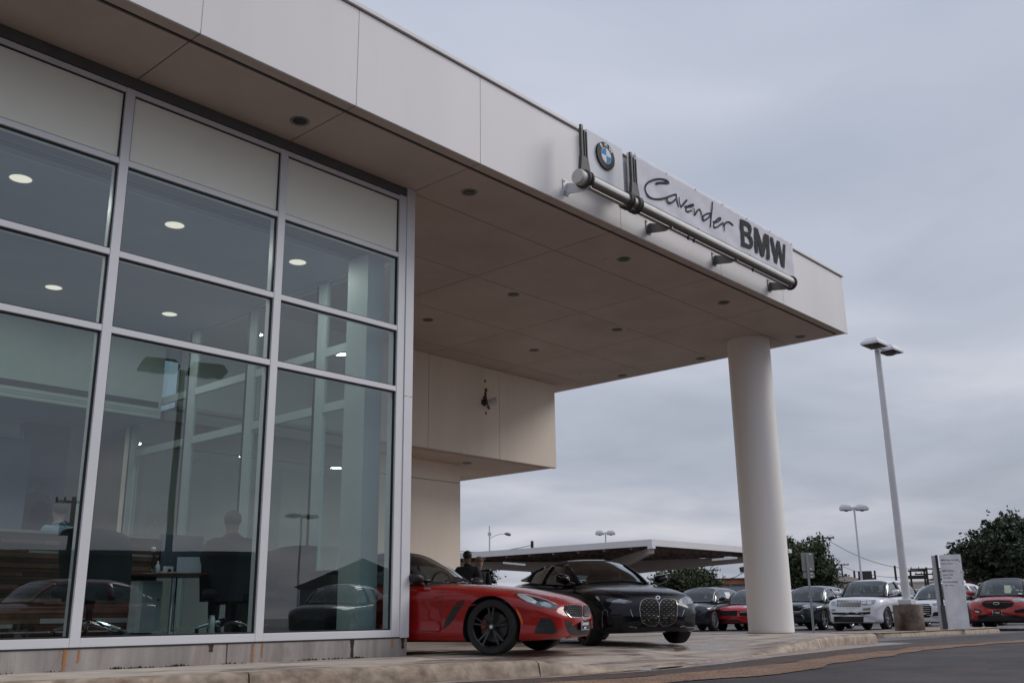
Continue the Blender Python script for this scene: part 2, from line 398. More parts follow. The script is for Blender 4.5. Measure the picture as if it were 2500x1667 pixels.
# puddle in the gutter
P = [Vector((x, edge_y(x)-.06-.02*math.sin(x*9), ROADZ+.004)) for x in np.arange(5.75, 7.6, .08)]
Q = [Vector((x, out1(x)+.03+.04*abs(math.sin((x-5.7)*1.7)), ROADZ+.004)) for x in np.arange(5.75, 7.6, .08)]
n = len(P)
for i in range(n):
    t = i/(n-1); mid = (P[i]+Q[i])/2; s = math.sin(math.pi*t)**.6; P[i] = mid+(P[i]-mid)*s*.9; Q[i] = mid+(Q[i]-mid)*s
struct(mesh('puddle', P+Q, [(i, n+i, n+i+1, i+1) for i in range(n-1)], M_water))

M_tar = mat('tar_line', (.022, .02, .022), .5)
ck = MB(); rc = random.Random(5)
def crack(x0, y0, x1, y1, w, jag):
    n = max(6, int(math.hypot(x1-x0, y1-y0)/.25)); P = []
    for i in range(n+1):
        t = i/n; P.append(Vector((x0+(x1-x0)*t+rc.uniform(-jag, jag), y0+(y1-y0)*t+rc.uniform(-jag, jag), -.1442)))
    for a, b in zip(P[:-1], P[1:]):
        d = (b-a).normalized(); s_ = Vector((-d.y, d.x, 0))*w*rc.uniform(.5, 1.2); ck.add([a-s_, a+s_, b+s_, b-s_], [(0, 1, 2, 3)])
crack(9, -5.2, 22, -3.6, .02, .05); crack(14, -7, 30, -2.2, .018, .06); crack(12.2, -2.9, 13.5, -6.5, .014, .05); crack(18.5, -2.2, 20.4, -6, .014, .06); crack(24, -1.6, 40, -4, .03, .06)
struct(ck.build('road_crack', M_tar))
M_tyrem = mat('dark_damp_patch', (.045, .038, .039), .95, var=.2, vscale=2)
for i, (x, y, rx, ry) in enumerate([(11.5, -4.6, 2.6, .5), (19, -5.0, 4.2, .55), (27, -3.3, 4.5, .5), (15.5, -3.2, 2.0, .22)]):
    P = [(x+rx*math.cos(a)*(1+.16*math.sin(3*a+i)+.08*math.sin(7*a)), y+ry*math.sin(a)*(1+.25*math.sin(4*a+i))+.08*rx*math.cos(a), -.1455+.0002*i) for a in np.linspace(0, 2*math.pi, 60)[:-1]]
    struct(mesh('damp_patch', P, [tuple(range(59))], M_tyrem))
# ================================================================== dealership building
H = 6.133
XS = [-8.6, -6.0, -3.9, -2.0, 0.0, 2.0, 4.0, 6.07, 9.18, 12.16, 14.48, 17.37]     # panel joints along the front
FZ1 = 7.428
bld = thing('dealership_building', 'pale dealership building with deep flat canopy over a glazed showroom', 'building')
G = .006
for a, b in zip(XS[:-1], XS[1:]):
    box('fascia_panel', M_fascia, bld, a+.004, b-.004, 0, .03, H-.002, FZ1-.026, bevel=.003)
box('fascia_backing', M_jfas, bld, XS[0], 17.26, .004, .14, H+.036, FZ1-.03)
box('coping', M_fascia, bld, XS[0], 17.40, -.035, .35, FZ1-.012, FZ1+.045, bevel=.006)
box('coping_shadow_gap', M_reveal, bld, XS[0], 17.35, .008, .2, FZ1-.0255, FZ1-.013)
# right-hand return of the canopy
ys_ = [0.13, 1.333, 3.13, 4.99, 6.84, 8.9, 12.2]
for a, b in zip(ys_[:-1], ys_[1:]):
    box('return_panel', M_fascia, bld, 17.27, 17.37, a+(G if a > .2 else -.128+.13*0), b-G, H+.012, FZ1-.05, bevel=.003)
box('return_coping', M_fascia, bld, 17.1, 17.405, .36, 12.2, FZ1-.012, FZ1+.045, bevel=.006)
box('roof', M_joint, bld, XS[0], 17.26, .15, 12.2, FZ1-.3, FZ1-.06)
# soffit: outer border strip, black reveal, inner panels on the joint grid
for a, b in zip(XS[:-1], XS[1:]):
    box('soffit_border_panel', M_soffit, bld, a+G, (b-G if b < 17 else 17.262), .034, .17, H, H+.03)
box('soffit_reveal', M_reveal, bld, XS[0], 17.2, .172, .225, H+.018, H+.04)
box('soffit_border_panel', M_soffit, bld, 17.15, 17.262, .235, 12.2, H, H+.03)
YS = [.23, 1.333, 3.13, 4.99, 6.84, 8.9, 12.2]
g2 = .007
for a, b in zip(XS[:-1], XS[1:]):
    for c, d in zip(YS[:-1], YS[1:]):
        if b <= 6.1 and c > 1: continue
        e_ = 17.138 if b > 17 else b-g2
        box('soffit_panel', M_soffit, bld, a+g2, e_, c+g2*(c > .3), d-g2, H, H+.03)
box('soffit_backing', M_joint, bld, XS[0], 17.2, .23, 12.2, H+.031, H+.05)
box('soffit_backing', M_joint, bld, XS[0], 17.25, .036, .17, H+.0305, H+.0355)
# recessed soffit lights: dark cans with a pale ring
def downlight(x, y, z, r=.105):
    o = MB().lathe([(r*.78, -.004), (r, -.008), (r*1.12, -.004), (r*1.14, .001)], 28).build('downlight', M_steeld, bld, smooth=True)
    o.location = (x, y, z)
    c = MB().lathe([(r*.86, -.0045), (r*.84, .045), (.001, .055)], 28).build('reflector', M_can, o, world=False, smooth=True)
    b = MB().lathe([(.001, .0), (r*.3, .004), (r*.33, .05)], 16).build('lamp_bulb', M_bulb, o, world=False, smooth=True)
    return o
M_can = mat('dark_reflector_can', (.05, .045, .04), .3, metal=.6)
M_bulb = mat('unlit_bulb', (.35, .33, .30), .3)
# openings are shallow discs just under the panels so that the cans read
for x, y in [(-2.9, .76), (3.77, .77), (6.61, .74), (10.3, .76), (13.56, .78), (16.85, .84), (7.1, 3.32), (10.39, 3.32), (13.62, 3.33), (16.93, 3.36), (7.1, 5.62), (10.385, 5.62), (13.63, 5.63), (17.0, 5.66)]:
    o = MB().lathe([(.001, 0), (.105, 0)], 28).build('downlight', M_black, bld, smooth=True); o.location = (x, y, H-.003)
    r1 = MB().lathe([(.085, .0), (.10, -.007), (.117, -.004), (.118, .003)], 28).build('trim_ring', M_steeld, o, world=False, smooth=True)
    r2 = MB().lathe([(.001, -.0035), (.05, -.0035), (.058, -.001)], 20).build('lens', M_can, o, world=False, smooth=True)
# sprinkler heads
for x, y in [(10.12, 1.0), (16.02, 6.23)]:
    s = MB().lathe([(.001, 0), (.045, 0), (.045, -.006), (.012, -.01), (.012, -.04), (.022, -.043), (.001, -.046)], 14).build('sprinkler', M_steel, bld); s.location = (x, y, H)

# box volume hanging under the canopy, at the back
BY = 7.5; BX1 = 16.58; BZ0 = 3.985
for a, b in [(6.2, 9.0), (9.0, 12.18), (12.18, 14.49), (14.49, BX1)]:
    box('wall_panel', M_wallp, bld, a+G, b-(G if b < 16 else 0), BY, BY+.1, BZ0+.012, H-.004, bevel=.003)
box('wall_backing', M_joint, bld, 6.2, BX1-.012, BY+.02, BY+.12, BZ0+.02, H-.005)
box('wall_panel', M_wallp, bld, BX1-.1, BX1, BY+.102, 12, BZ0+.012, H-.004)
for a, b in [(6.2, 10.5), (10.5, 13.4), (13.4, BX1-.11)]:
    box('underside_panel', M_soffit, bld, a+G, b-G, BY+.16, 12, BZ0, BZ0+.03)
box('underside_reveal', M_reveal, bld, 6.2, BX1-.02, BY+.10, BY+.155, BZ0+.016, BZ0+.04)
box('underside_border_panel', M_soffit, bld, 6.2, BX1-.002, BY+.003, BY+.098, BZ0-.001, BZ0+.011)
box('underside_backing', M_joint, bld, 6.2, BX1-.02, BY+.03, 12, BZ0+.042, BZ0+.06)
o = MB().lathe([(.001, 0), (.10, 0), (.115, -.006), (.117, .003)], 24).build('downlight', M_can, bld, smooth=True); o.location = (14.3, 8.4, BZ0-.003)
# lower wall
LY = 8.75; LX = 14.42
box('lower_wall_panel', M_wallp, bld, 6.2, LX, LY, LY+.3, 3.547, BZ0-.002)
box('lower_wall_panel', M_wallp, bld, 6.2, LX, LY, LY+.3, -.05, 3.533)
box('lower_wall_core', M_joint, bld, 6.2, LX-.012, LY+.015, 12, -.05, BZ0-.003)
box('lower_wall_panel', M_wallp, bld, LX-.011, LX, LY+.302, 12, -.05, BZ0-.003)
# bullhorn lamp on the box wall, with paint-peeled patches around it
wl_ = MB()
wl_.tube([(14.02, BY, 5.28), (14.02, BY-.07, 5.27)], .05, 14); wl_.build('lamp_mount', M_steeld, bld, smooth=True)
MB().tube([(14.03, BY-.06, 5.27), (14.12, BY-.16, 5.29), (14.17, BY-.22, 5.30)], [.06, .105, .11], 18).build('wall_lamp', M_white, bld, smooth=True)
MB().tube([(14.03, BY-.05, 5.2), (14.05, BY-.09, 5.12)], [.03, .03], 10).build('lamp_bracket', M_steeld, bld, smooth=True)
M_patch = mat('peeled_patch', (.09, .065, .045), .9, var=.3, vscale=20)
for x, z, r in [(14.0, 5.80, .04), (14.02, 5.58, .06), (14.01, 5.50, .05), (14.02, 5.03, .045), (13.6, 5.32, .014), (13.94, 5.28, .10), (14.0, 5.38, .09)]:
    P = [(x+r*random.uniform(.5, 1.1)*math.cos(a), BY-.003, z+r*random.uniform(.6, 1.1)*math.sin(a)) for a in np.linspace(0, 2*math.pi, 12)[:-1]]
    mesh('wall_patch', P, [tuple(range(len(P)))], M_patch, bld)

# round column
CX, CYc, CR = 16.38, 1.83, .452
M_col = mat('column_paint', (.88, .84, .80), .5, var=.02, vscale=1.5, bump=.04, bscale=120, streak=True)
MB().lathe([(CR-.012, .0), (CR-.012, .035), (CR, .037), (CR, 3.2), (CR, H-.001)], 72).build('column', M_col, bld, smooth=True).location = (CX, CYc, 0.0)
MB().lathe([(CR-.02, .0), (CR+.03, .012), (CR+.03, .043), (CR-.02, .044)], 72).build('column_base_seal', M_joint, bld, smooth=True).location = (CX, CYc, 0)
mesh('column_footing_stain', [(CX+(CR+.02)*math.cos(a), CYc+(CR+.02)*math.sin(a), .041) for a in np.linspace(0, 2*math.pi, 40)[:-1]], [tuple(range(39))], M_joint, bld)

# ------------------------------------------------------------------ curtain wall
FYm = 1.265          # front of the mullions
GY = 1.308           # glass
TZ = [(5.12, .068), (4.095, .066), (3.28, .066)]
SILL0, SILL1 = .205, .288
MX = [-6.2, -4.2, -2.1, -.05, 1.937, 3.93]
cw = thing('glass_curtain_wall', 'aluminium framed glass wall of the showroom, four panes high', 'glass wall', (6.0, 1.33, .2))
g_show = mat_glass('showroom_glass', (.57, .70, .705), 3.1, 1.5)
ends = MX+[5.80]
for x in MX:
    MB().box(x-.05, x+.05, FYm, FYm+.16, SILL0, 5.985).build('mullion', M_alu, cw, bevel=.004)
box('corner_post', M_alu, cw, 5.80, 5.925, FYm, FYm+.17, SILL0, 6.0, bevel=.004)
box('corner_post', M_alu, cw, 5.927, 6.07, FYm-.012, FYm+.2, SILL0-.01, 3.20, bevel=.004)
box('corner_post', M_alu, cw, 5.927, 6.07, FYm-.012, FYm+.2, 3.204, H-.002, bevel=.004)
box('head_channel', mat('grey_channel', (.11, .115, .11), .6), cw, -8.6, 5.925, FYm+.01, FYm+.2, 6.0, H-.002)
for i in range(len(ends)-1):
    a, b = ends[i]+.05, ends[i+1]-(.05 if i < len(ends)-2 else 0)
    for z, h in TZ: box('transom', M_alu, cw, a+.0005, b-.0005, FYm+.004, FYm+.15, z-h/2, z+h/2, bevel=.003)
    box('sill_rail', M_alu, cw, a+.0005, b-.0005, FYm+.002, FYm+.15, SILL0, SILL1, bevel=.003)
    box('head_rail', M_alu, cw, a+.0005, b-.0005, FYm+.006, FYm+.15, 5.93, 5.985)
    zz = [SILL1]+[q for z, h in reversed(TZ) for q in (z-h/2, z+h/2)]+[5.93]
    for k in range(0, len(zz), 2):
        z0, z1 = zz[k], zz[k+1]
        gk = MB()
        t = .017
        for bx in [(a, a+t, z0, z1), (b-t, b, z0, z1), (a+t, b-t, z0, z0+t), (a+t, b-t, z1-t, z1)]:
            gk.box(bx[0], bx[1], FYm+.03, GY+.012, bx[2], bx[3])
        gk.build('gasket', M_gasket, cw)
        if k == 6:
            box('spandrel_panel', M_spandrel, cw, a+t, b-t, GY-.004, GY+.006, z0+t, z1-t)
        else:
            mesh('window_pane', [(a+t, GY, z0+t), (b-t, GY, z0+t), (b-t, GY, z1-t), (a+t, GY, z1-t)], [(0, 1, 2, 3)], g_show, cw)
# plinth blocks
pl = thing('plinth', 'stained concrete plinth below the showroom glass wall', 'plinth', (0, 1.3, 0))
jx = [-8.6, -5.2, -2.1, .47, 3.55, 6.06]
for a, b in zip(jx[:-1], jx[1:]):
    box('plinth_block', M_plinth, pl, a+.006, b-.006, 1.27, 1.6, -.12, SILL0-.012, bevel=.006)
box('plinth_core', M_joint, pl, -8.6, 6.04, 1.29, 1.7, -.12, SILL0-.016)
box('flashing', M_reveal, pl, -8.6, 6.05, 1.262, 1.5, SILL0-.0115, SILL0-.001)
for x, w, z0 in [(1.86, .02, .0), (1.99, .012, .07), (3.86, .018, 0), (3.98, .012, .04), (5.82, .012, .09), (-.1, .02, .02)]:
    P = []
    for i in range(9):
        z = SILL0-.014-(SILL0-.014-z0)*i/8; P.append((x-w*random.uniform(.5, 1.1), 1.2665, z))
    for i in range(8, -1, -1):
        z = SILL0-.014-(SILL0-.014-z0)*i/8; P.append((x+w*random.uniform(.5, 1.1), 1.2665, z))
    mesh('rust_streak', P, [tuple(range(18))], M_rust, pl)
for x, d in [(5.2, .19), (3.36, .07), (5.98, .12)]:
    P = [(x-.03, 1.2662, .19), (x+.035, 1.2662, .19), (x+.022, 1.2662, .19-d*.5), (x+.028, 1.2662, .19-d), (x-.02, 1.2662, .19-d), (x-.015, 1.2662, .19-d*.5)]
    mesh('damp_stain', P, [tuple(range(6))], M_moss, pl)
# dead weeds along the foot of the plinth
wd = MB()
for cxx, wdt, nn in [(1.15, .35, 60), (2.35, .12, 24), (2.62, .18, 40), (3.0, .16, 44), (.7, .1, 10), (4.55, .3, 36), (4.9, .22, 50), (5.25, .16, 60), (3.6, .2, 18), (1.75, .1, 10), (-.6, .4, 40)]:
    for _ in range(nn):
        x = random.gauss(cxx, wdt*.45); h = random.uniform(.004, .028)*math.exp(-((x-cxx)/wdt)**2); w = random.uniform(.006, .02)
        y = 1.262-random.uniform(0, .03); an = random.uniform(0, 6.28); z = slabz(x, y)-.002
        wd.add([(x-w*math.cos(an), y-w*math.sin(an)*.5, z), (x+w*math.cos(an), y+w*math.sin(an)*.5, z), (x+random.uniform(-w, w), y-random.uniform(0, .015), z+h+.004)], [(0, 1, 2)])
stuff(wd.build('weeds', M_moss))
# ================================================================== roof sign on the fascia
sign = thing('roof_sign', 'long round metal tube sign with clamps fixed to the front of the canopy fascia', 'sign', (11, -.2, 6.4))
SY, SZ, SR = -.35, 6.385, .105
def r7(x, y): return (1350+x*.38265, 250+y*.38265)
def r2c(x, y): return (1380+x*.1658, 290+y*.1658)
def r3c(x, y): return (1740+x*.15306, 500+y*.15306)
M_tube = mat('sign_tube_metal', (.46, .46, .45), .62, metal=.4, var=.04, vscale=5, bump=.02)
M_clamp = mat('dark_clamp_metal', (.065, .062, .06), .6, metal=.2, var=.15, vscale=10)
X0s, X1s = 7.72, 14.12
MB().tube([(X0s, SY, SZ), (9.1, SY, SZ), (X1s, SY, SZ)], SR, 48, cap=True).build('tube', M_tube, sign, smooth=True)
# lower shell of the tube, reflected ground put into its dark colour, with the groove line between
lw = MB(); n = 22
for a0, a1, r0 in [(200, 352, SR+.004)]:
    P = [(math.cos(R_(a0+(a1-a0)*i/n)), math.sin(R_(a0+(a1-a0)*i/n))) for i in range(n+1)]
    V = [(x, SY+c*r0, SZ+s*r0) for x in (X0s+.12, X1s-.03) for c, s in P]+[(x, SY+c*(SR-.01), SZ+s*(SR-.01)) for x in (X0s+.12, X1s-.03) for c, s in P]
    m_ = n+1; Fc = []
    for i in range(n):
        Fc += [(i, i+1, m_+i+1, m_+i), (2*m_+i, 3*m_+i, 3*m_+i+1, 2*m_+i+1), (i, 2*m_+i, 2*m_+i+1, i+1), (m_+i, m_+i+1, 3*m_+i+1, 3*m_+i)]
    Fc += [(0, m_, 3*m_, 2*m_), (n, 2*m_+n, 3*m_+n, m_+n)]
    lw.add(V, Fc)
lw.build('painted_lower_shade', mat('tube_painted_reflection', (.20, .175, .155), .35, metal=.6, var=.08, vscale=6), sign, smooth=True, sharp=60)
MB().tube([(X0s+.1, SY+SR*.42, SZ+SR*.93), (X1s-.02, SY+SR*.42, SZ+SR*.93)], .007, 6).build('groove_seal', M_black, sign)
MB().tube([(X0s+.1, SY-SR*.72, SZ+SR*.72), (X1s-.02, SY-SR*.72, SZ+SR*.72)], .004, 6).build('groove_seal', M_black, sign)
MB().lathe([(.001, X0s-.05), (SR*.96, X0s-.05), (SR*1.02, X0s-.04), (SR*1.02, X0s+.03)], 40, Matrix.Translation((0, SY, SZ)), 'X').build('end_cap', mat('pale_cap', (.62, .60, .56), .5, var=.05, vscale=12), sign, smooth=True)
def ring(x, w=.05, r=.137):
    MB().lathe([(SR-.002, x-w/2), (r-.012, x-w/2), (r, x-w/2+.01), (r, x-.004), (r-.008, x), (r, x+.004), (r, x+w/2-.01), (r-.012, x+w/2), (SR-.002, x+w/2)], 48, Matrix.Translation((0, SY, SZ)), 'X').build('clamp_ring', M_clamp, sign, smooth=True)
ring(X0s+.10); ring(X0s+.17, .045)
xc1, xc2 = PX(*r2c(905, 1120), 1, SY).x, PX(*r2c(1025, 1190), 1, SY).x
ring(xc1-.03); ring(xc1+.03, .045); ring(xc2-.02); ring(xc2+.03, .045); ring(X1s-.02, .05)
MB().lathe([(.001, X1s+.012), (SR, X1s+.012), (SR+.012, X1s)], 32, Matrix.Translation((0, SY, SZ)), 'X').build('end_cap', M_clamp, sign, smooth=True)
# hanger arms: slotted straps rising to the top of the fascia
for ax_, topx in [(X0s+.13, 0), (xc2, 0)]:
    for k, (dx_, w_) in enumerate([(-.045, .045), (0.004, .026), (.040, .022)]):
        MB().box(ax_+dx_-w_/2, ax_+dx_+w_/2, SY-.012-.01*k, SY+.035, SZ+.34, SZ+.80-.02*k).build('hanger_strap', M_clamp, sign, bevel=.004)
    MB().box(ax_-.02, ax_+.055, SY+.037, SY+.06, SZ+.12, SZ+.78).build('hanger_back', M_black, sign)
    y0, y1 = SY-.026, SY+.03
    pol = [(-.088, .335), (.066, .335), (.12, .08), (.11, -.02), (-.11, -.02), (-.12, .08)]
    MB().prism(pol, lambda a, b: (ax_+a, y0, SZ+b+.02), lambda a, b: (ax_+a, y1, SZ+b+.02)).build('hanger_fork', M_clamp, sign, bevel=.006)
    MB().box(ax_+.0, ax_+.05, SY+.04, SY+.075, SZ+.76, SZ+.90).build('hanger_hook', M_dark, sign)
# brackets bolted to the fascia, with rail under the tube
for bx in (7.84, 9.92, 11.93, 13.92):
    mb_ = M_white if bx < 8 else M_steeld
    MB().box(bx-.065, bx+.065, -.014, -.001, SZ-.13, SZ+.10).build('bracket_plate', mb_, sign, bevel=.002)
    pol = [(-.014, SZ+.06), (-.014, SZ-.11), (-.30, SZ-.155), (-.44, SZ-.135), (-.44, SZ-.115), (-.2, SZ+.0)]
    MB().prism(pol, lambda a, b: (bx+.02, a, b), lambda a, b: (bx+.034, a, b)).build('bracket_arm', mb_, sign)
    for dx_, dz in [(-.04, .07), (-.04, -.1), (.05, -.1)]:
        MB().lathe([(.001, -.024), (.011, -.024), (.011, -.013)], 8, Matrix.Translation((bx+dx_, 0, SZ+dz)), 'Y').build('bolt', M_dark, sign)
MB().box(X0s+.2, X1s-.2, SY-.045, SY-.02, SZ-.120, SZ-.104).build('bottom_rail', M_steeld, sign)
for fx in (10.45, 10.62, 12.55):
    MB().tube([(fx, SY-.05, SZ-.12), (fx+.02, SY-.05, SZ-.18)], [.03, .018], 10).build('floodlight_fitting', M_clamp, sign, smooth=True)
# emblem panel
pa = thing('emblem_panel', 'white square panel with round blue and white emblem, left end of the roof sign', 'sign panel', (8.7, -.1, 6.6))
ex0, ex1 = PX(*r2c(320, 400), 1, -.10).x, PX(*r2c(850, 700), 1, -.10).x
box('panel', M_panelw, pa, ex0, ex1, -.10, -.06, 6.60, 7.435, bevel=.004)
box('panel_ledge', mat('ledge_grey', (.36, .37, .33), .5), pa, ex0+.06, ex1-.01, -.20, -.101, 6.60, 6.63)
ec = PX(1479, 381, 1, -.125)
def disc(name, m_, r, y, th=.02, c=ec, par=pa, a0=0, a1=360, n=56):
    full = a1-a0 >= 360
    P = [(c.x+r*math.cos(R_(a)), c.z+r*math.sin(R_(a))) for a in np.linspace(a0, a1, n)]
    if full: P = P[:-1]
    else: P.append((c.x, c.z))
    return MB().prism(P, lambda a, b: (a, y, b), lambda a, b: (a, y+th, b)).build(name, m_, par, smooth=False)
M_ering = mat('emblem_black_ring', (.014, .015, .018), .6, spec=.2)
disc('emblem_ring', M_ering, .222, -.130, .029)
disc('emblem_rim', M_steeld, .127, -.1325, .002)
for i, m_ in enumerate([M_panelw, M_blue, M_panelw, M_blue]):
    disc('emblem_quadrant', m_, .120, -.1355, .0028, a0=90*i+.6, a1=90*i+89.4, n=18)
def text(name, s, size, M, m_, par, ext=.002, bold=0., squeeze=1, align='CENTER'):
    cu = bpy.data.curves.new(name, 'FONT'); cu.body = s; cu.size = size; cu.extrude = ext; cu.offset = bold; cu.align_x = align; cu.align_y = 'CENTER'
    cu.resolution_u = 3
    o = bpy.data.objects.new(name, cu); COL.objects.link(o)
    dg = bpy.context.evaluated_depsgraph_get(); me = bpy.data.meshes.new_from_object(o.evaluated_get(dg))
    bpy.data.objects.remove(o); bpy.data.curves.remove(cu)
    me.transform(M @ Matrix.Scale(squeeze, 4, (1, 0, 0))); me.materials.clear()
    return link(name, me, m_, par, True)
FRONT = Matrix(((1, 0, 0, 0), (0, 0, -1, 0), (0, 1, 0, 0), (0, 0, 0, 1)))     # text plane XY -> XZ facing -Y
for ch, a in (('B', 132), ('M', 90), ('W', 48)):
    Mx = Matrix.Translation((ec.x+.174*math.cos(R_(a)), -.132, ec.z+.174*math.sin(R_(a)))) @ Matrix.Rotation(-R_(a-90), 4, 'Y') @ FRONT
    text('letter', ch, .092, Mx, M_panelw, pa, .003, .0035)
# banner
bn = thing('banner', 'long white vinyl banner lettered in script and capitals above the sign tube', 'banner', (12, -.1, 6.7))
bx0, bx1 = 9.46, 14.83
nx, nz = 90, 12; V = []; Fc = []
rnd = random.Random(3)
for i in range(nx+1):
    for j in range(nz+1):
        x = bx0+(bx1-bx0)*i/nx; z = 6.66+(7.47-6.66)*j/nz
        sag = .012*math.sin((x-bx0)*5.3)*(j == nz) + .004*math.sin(x*17+z*9)
        V.append((x, -.118+.006*math.sin(x*6.1+z*13)*(1-(j/nz)**2)+.003*math.sin(x*23-z*31), z+sag*.5))
for i in range(nx):
    for j in range(nz): a = i*(nz+1)+j; Fc.append((a, a+nz+1, a+nz+2, a+1))
ob = mesh('vinyl_sheet', V, Fc, M_signw, bn, smooth=True); ob.modifiers.new('s', 'SOLIDIFY').thickness = .004
box('banner_board', M_panelw, bn, 9.33, bx1-.02, -.10, -.06, 6.62, 7.445, bevel=.003)
for i, x in enumerate(np.linspace(bx0+.04, bx1-.04, 7)):
    for z in (6.71, 7.43):
        if z > 7 or i % 2 == 0: MB().lathe([(.001, -.136), (.011, -.136), (.013, -.128)], 8, Matrix.Translation((float(x), 0, z)), 'Y').build('grommet', M_steeld, bn)
for z in (6.95, 7.2): MB().lathe([(.001, -.136), (.011, -.136), (.013, -.128)], 8, Matrix.Translation((bx0+.04, 0, z)), 'Y').build('grommet', M_steeld, bn)
LYs = -.134
def cat_rom(P, k=7):
    P = [Vector(p) for p in P]; Q = [P[0]*2-P[1]]+P+[P[-1]*2-P[-2]]; O = []
    for i in range(1, len(Q)-2):
        for j in range(k):
            t = j/k; a, b, c, d = Q[i-1], Q[i], Q[i+1], Q[i+2]
            O.append(.5*((2*b)+(c-a)*t+(2*a-5*b+4*c-d)*t*t+(3*b-a-3*c+d)*t**3))
    O.append(P[-1]); return O
def stroke(pts, w=.026):
    P = cat_rom([PX(u, v, 1, LYs) for u, v in pts]) if len(pts) > 2 else [PX(u, v, 1, LYs) for u, v in pts]; L_ = []; Rr = []
    for i, p in enumerate(P):
        t = (P[min(i+1, len(P)-1)]-P[max(i-1, 0)]).normalized(); s = Vector((-t.z, 0, t.x))*w/2*(.75+.4*abs(t.x))
        L_.append(p+s); Rr.append(p-s)
    n = len(P); back = [v+Vector((0, .006, 0)) for v in L_+Rr]
    Fc = [(i, i+1, n+i+1, n+i) for i in range(n-1)]
    mesh('script_stroke', L_+Rr+back, Fc+[(i, 2*n+i, 2*n+i+1, i+1) for i in range(n-1)]+[(n+i, n+i+1, 3*n+i+1, 3*n+i) for i in range(n-1)], M_ink, bn)
q4 = lambda p: (1560+p[0]*.14027, 400+p[1]*.14027)
for w_, P_ in [(.036, [(300, 345), (380, 332), (528, 332)]), (.028, [(525, 325), (490, 292), (430, 272), (350, 265), (260, 280), (175, 318), (122, 380), (113, 445), (138, 520), (190, 580), (260, 612), (350, 614), (450, 598), (540, 565), (610, 540), (655, 532)]),
               (.027, [(500, 600), (492, 635), (515, 668), (550, 682), (600, 658), (645, 612)]), (.028, [(655, 532), (660, 600), (672, 670), (696, 752)]),
               (.022, [(703, 578), (708, 650), (722, 715), (738, 752)]), (.030, [(738, 752), (790, 690), (842, 628)]),
               (.025, [(802, 738), (870, 742), (935, 738), (957, 718), (930, 708), (880, 724), (830, 772), (822, 812), (858, 832), (922, 812)]),
               (.025, [(960, 770), (968, 830), (978, 890), (1003, 848), (1032, 806), (1062, 796), (1088, 850), (1110, 925), (1126, 962)]),
               (.027, [(1262, 862), (1190, 868), (1132, 906), (1112, 948), (1130, 980), (1172, 968), (1230, 920), (1266, 872)]), (.030, [(1283, 660), (1280, 750), (1268, 870), (1256, 990), (1250, 1105)]),
               (.025, [(1292, 1008), (1360, 1010), (1418, 975), (1428, 948), (1392, 946), (1340, 998), (1304, 1062), (1318, 1104), (1368, 1098), (1435, 1050), (1462, 1022)]),
               (.026, [(1462, 1020), (1482, 1070), (1498, 1175)]), (.028, [(1485, 1085), (1510, 1032), (1558, 1012), (1602, 1032), (1646, 1072)])]:
    stroke([q4(p) for p in P_], w_)
def letter(name, outer, holes=()):
    pts = []; edges = []; 
    for loop in [outer]+list(holes):
        b = len(pts); pts += [PX(*r3c(*p), 1, LYs) for p in loop]; edges += [(b+i, b+(i+1) % len(loop)) for i in range(len(loop))]
    v2, e2, f2, *_ = delaunay_2d_cdt([Vector((p.x, p.z)) for p in pts], edges, [], 2 if holes else 1, 1e-6)
    if holes:
        def inside(q, loop):
            c = False; L2 = [(PX(*r3c(*p), 1, LYs).x, PX(*r3c(*p), 1, LYs).z) for p in loop]
            for i in range(len(L2)):
                (x1, y1), (x2, y2) = L2[i], L2[i-1]
                if (y1 > q[1]) != (y2 > q[1]) and q[0] < (x2-x1)*(q[1]-y1)/(y2-y1)+x1: c = not c
            return c
        f2 = [f for f in f2 if (lambda q: inside(q, outer) and not any(inside(q, h) for h in holes))(sum((v2[i] for i in f), Vector((0, 0)))/len(f))]
    o = mesh(name, [(v.x, LYs, v.y) for v in v2], [tuple(f) for f in f2], M_ink2, bn); s = o.modifiers.new('s', 'SOLIDIFY'); s.thickness = .002; s.offset = 0
letter('letter', [(440, 222), (500, 246), (575, 285), (612, 330), (625, 385), (618, 440), (600, 488), (632, 530), (648, 600), (640, 665), (615, 705), (570, 703), (460, 645)],
       [[(490, 318), (545, 342), (574, 372), (582, 415), (568, 445), (500, 418)], [(505, 478), (558, 505), (592, 545), (606, 600), (590, 640), (512, 602)]])
letter('letter', [(662, 348), (722, 385), (795, 640), (828, 455), (897, 490), (916, 830), (906, 885), (868, 862), (856, 610), (822, 830), (806, 832), (775, 808), (715, 560), (727, 720), (718, 780), (682, 765), (676, 640)])
letter('letter', [(918, 505), (963, 530), (1010, 770), (1025, 566), (1070, 588), (1118, 850), (1128, 622), (1163, 645), (1148, 1010), (1103, 988), (1058, 730), (1030, 945), (990, 922)])
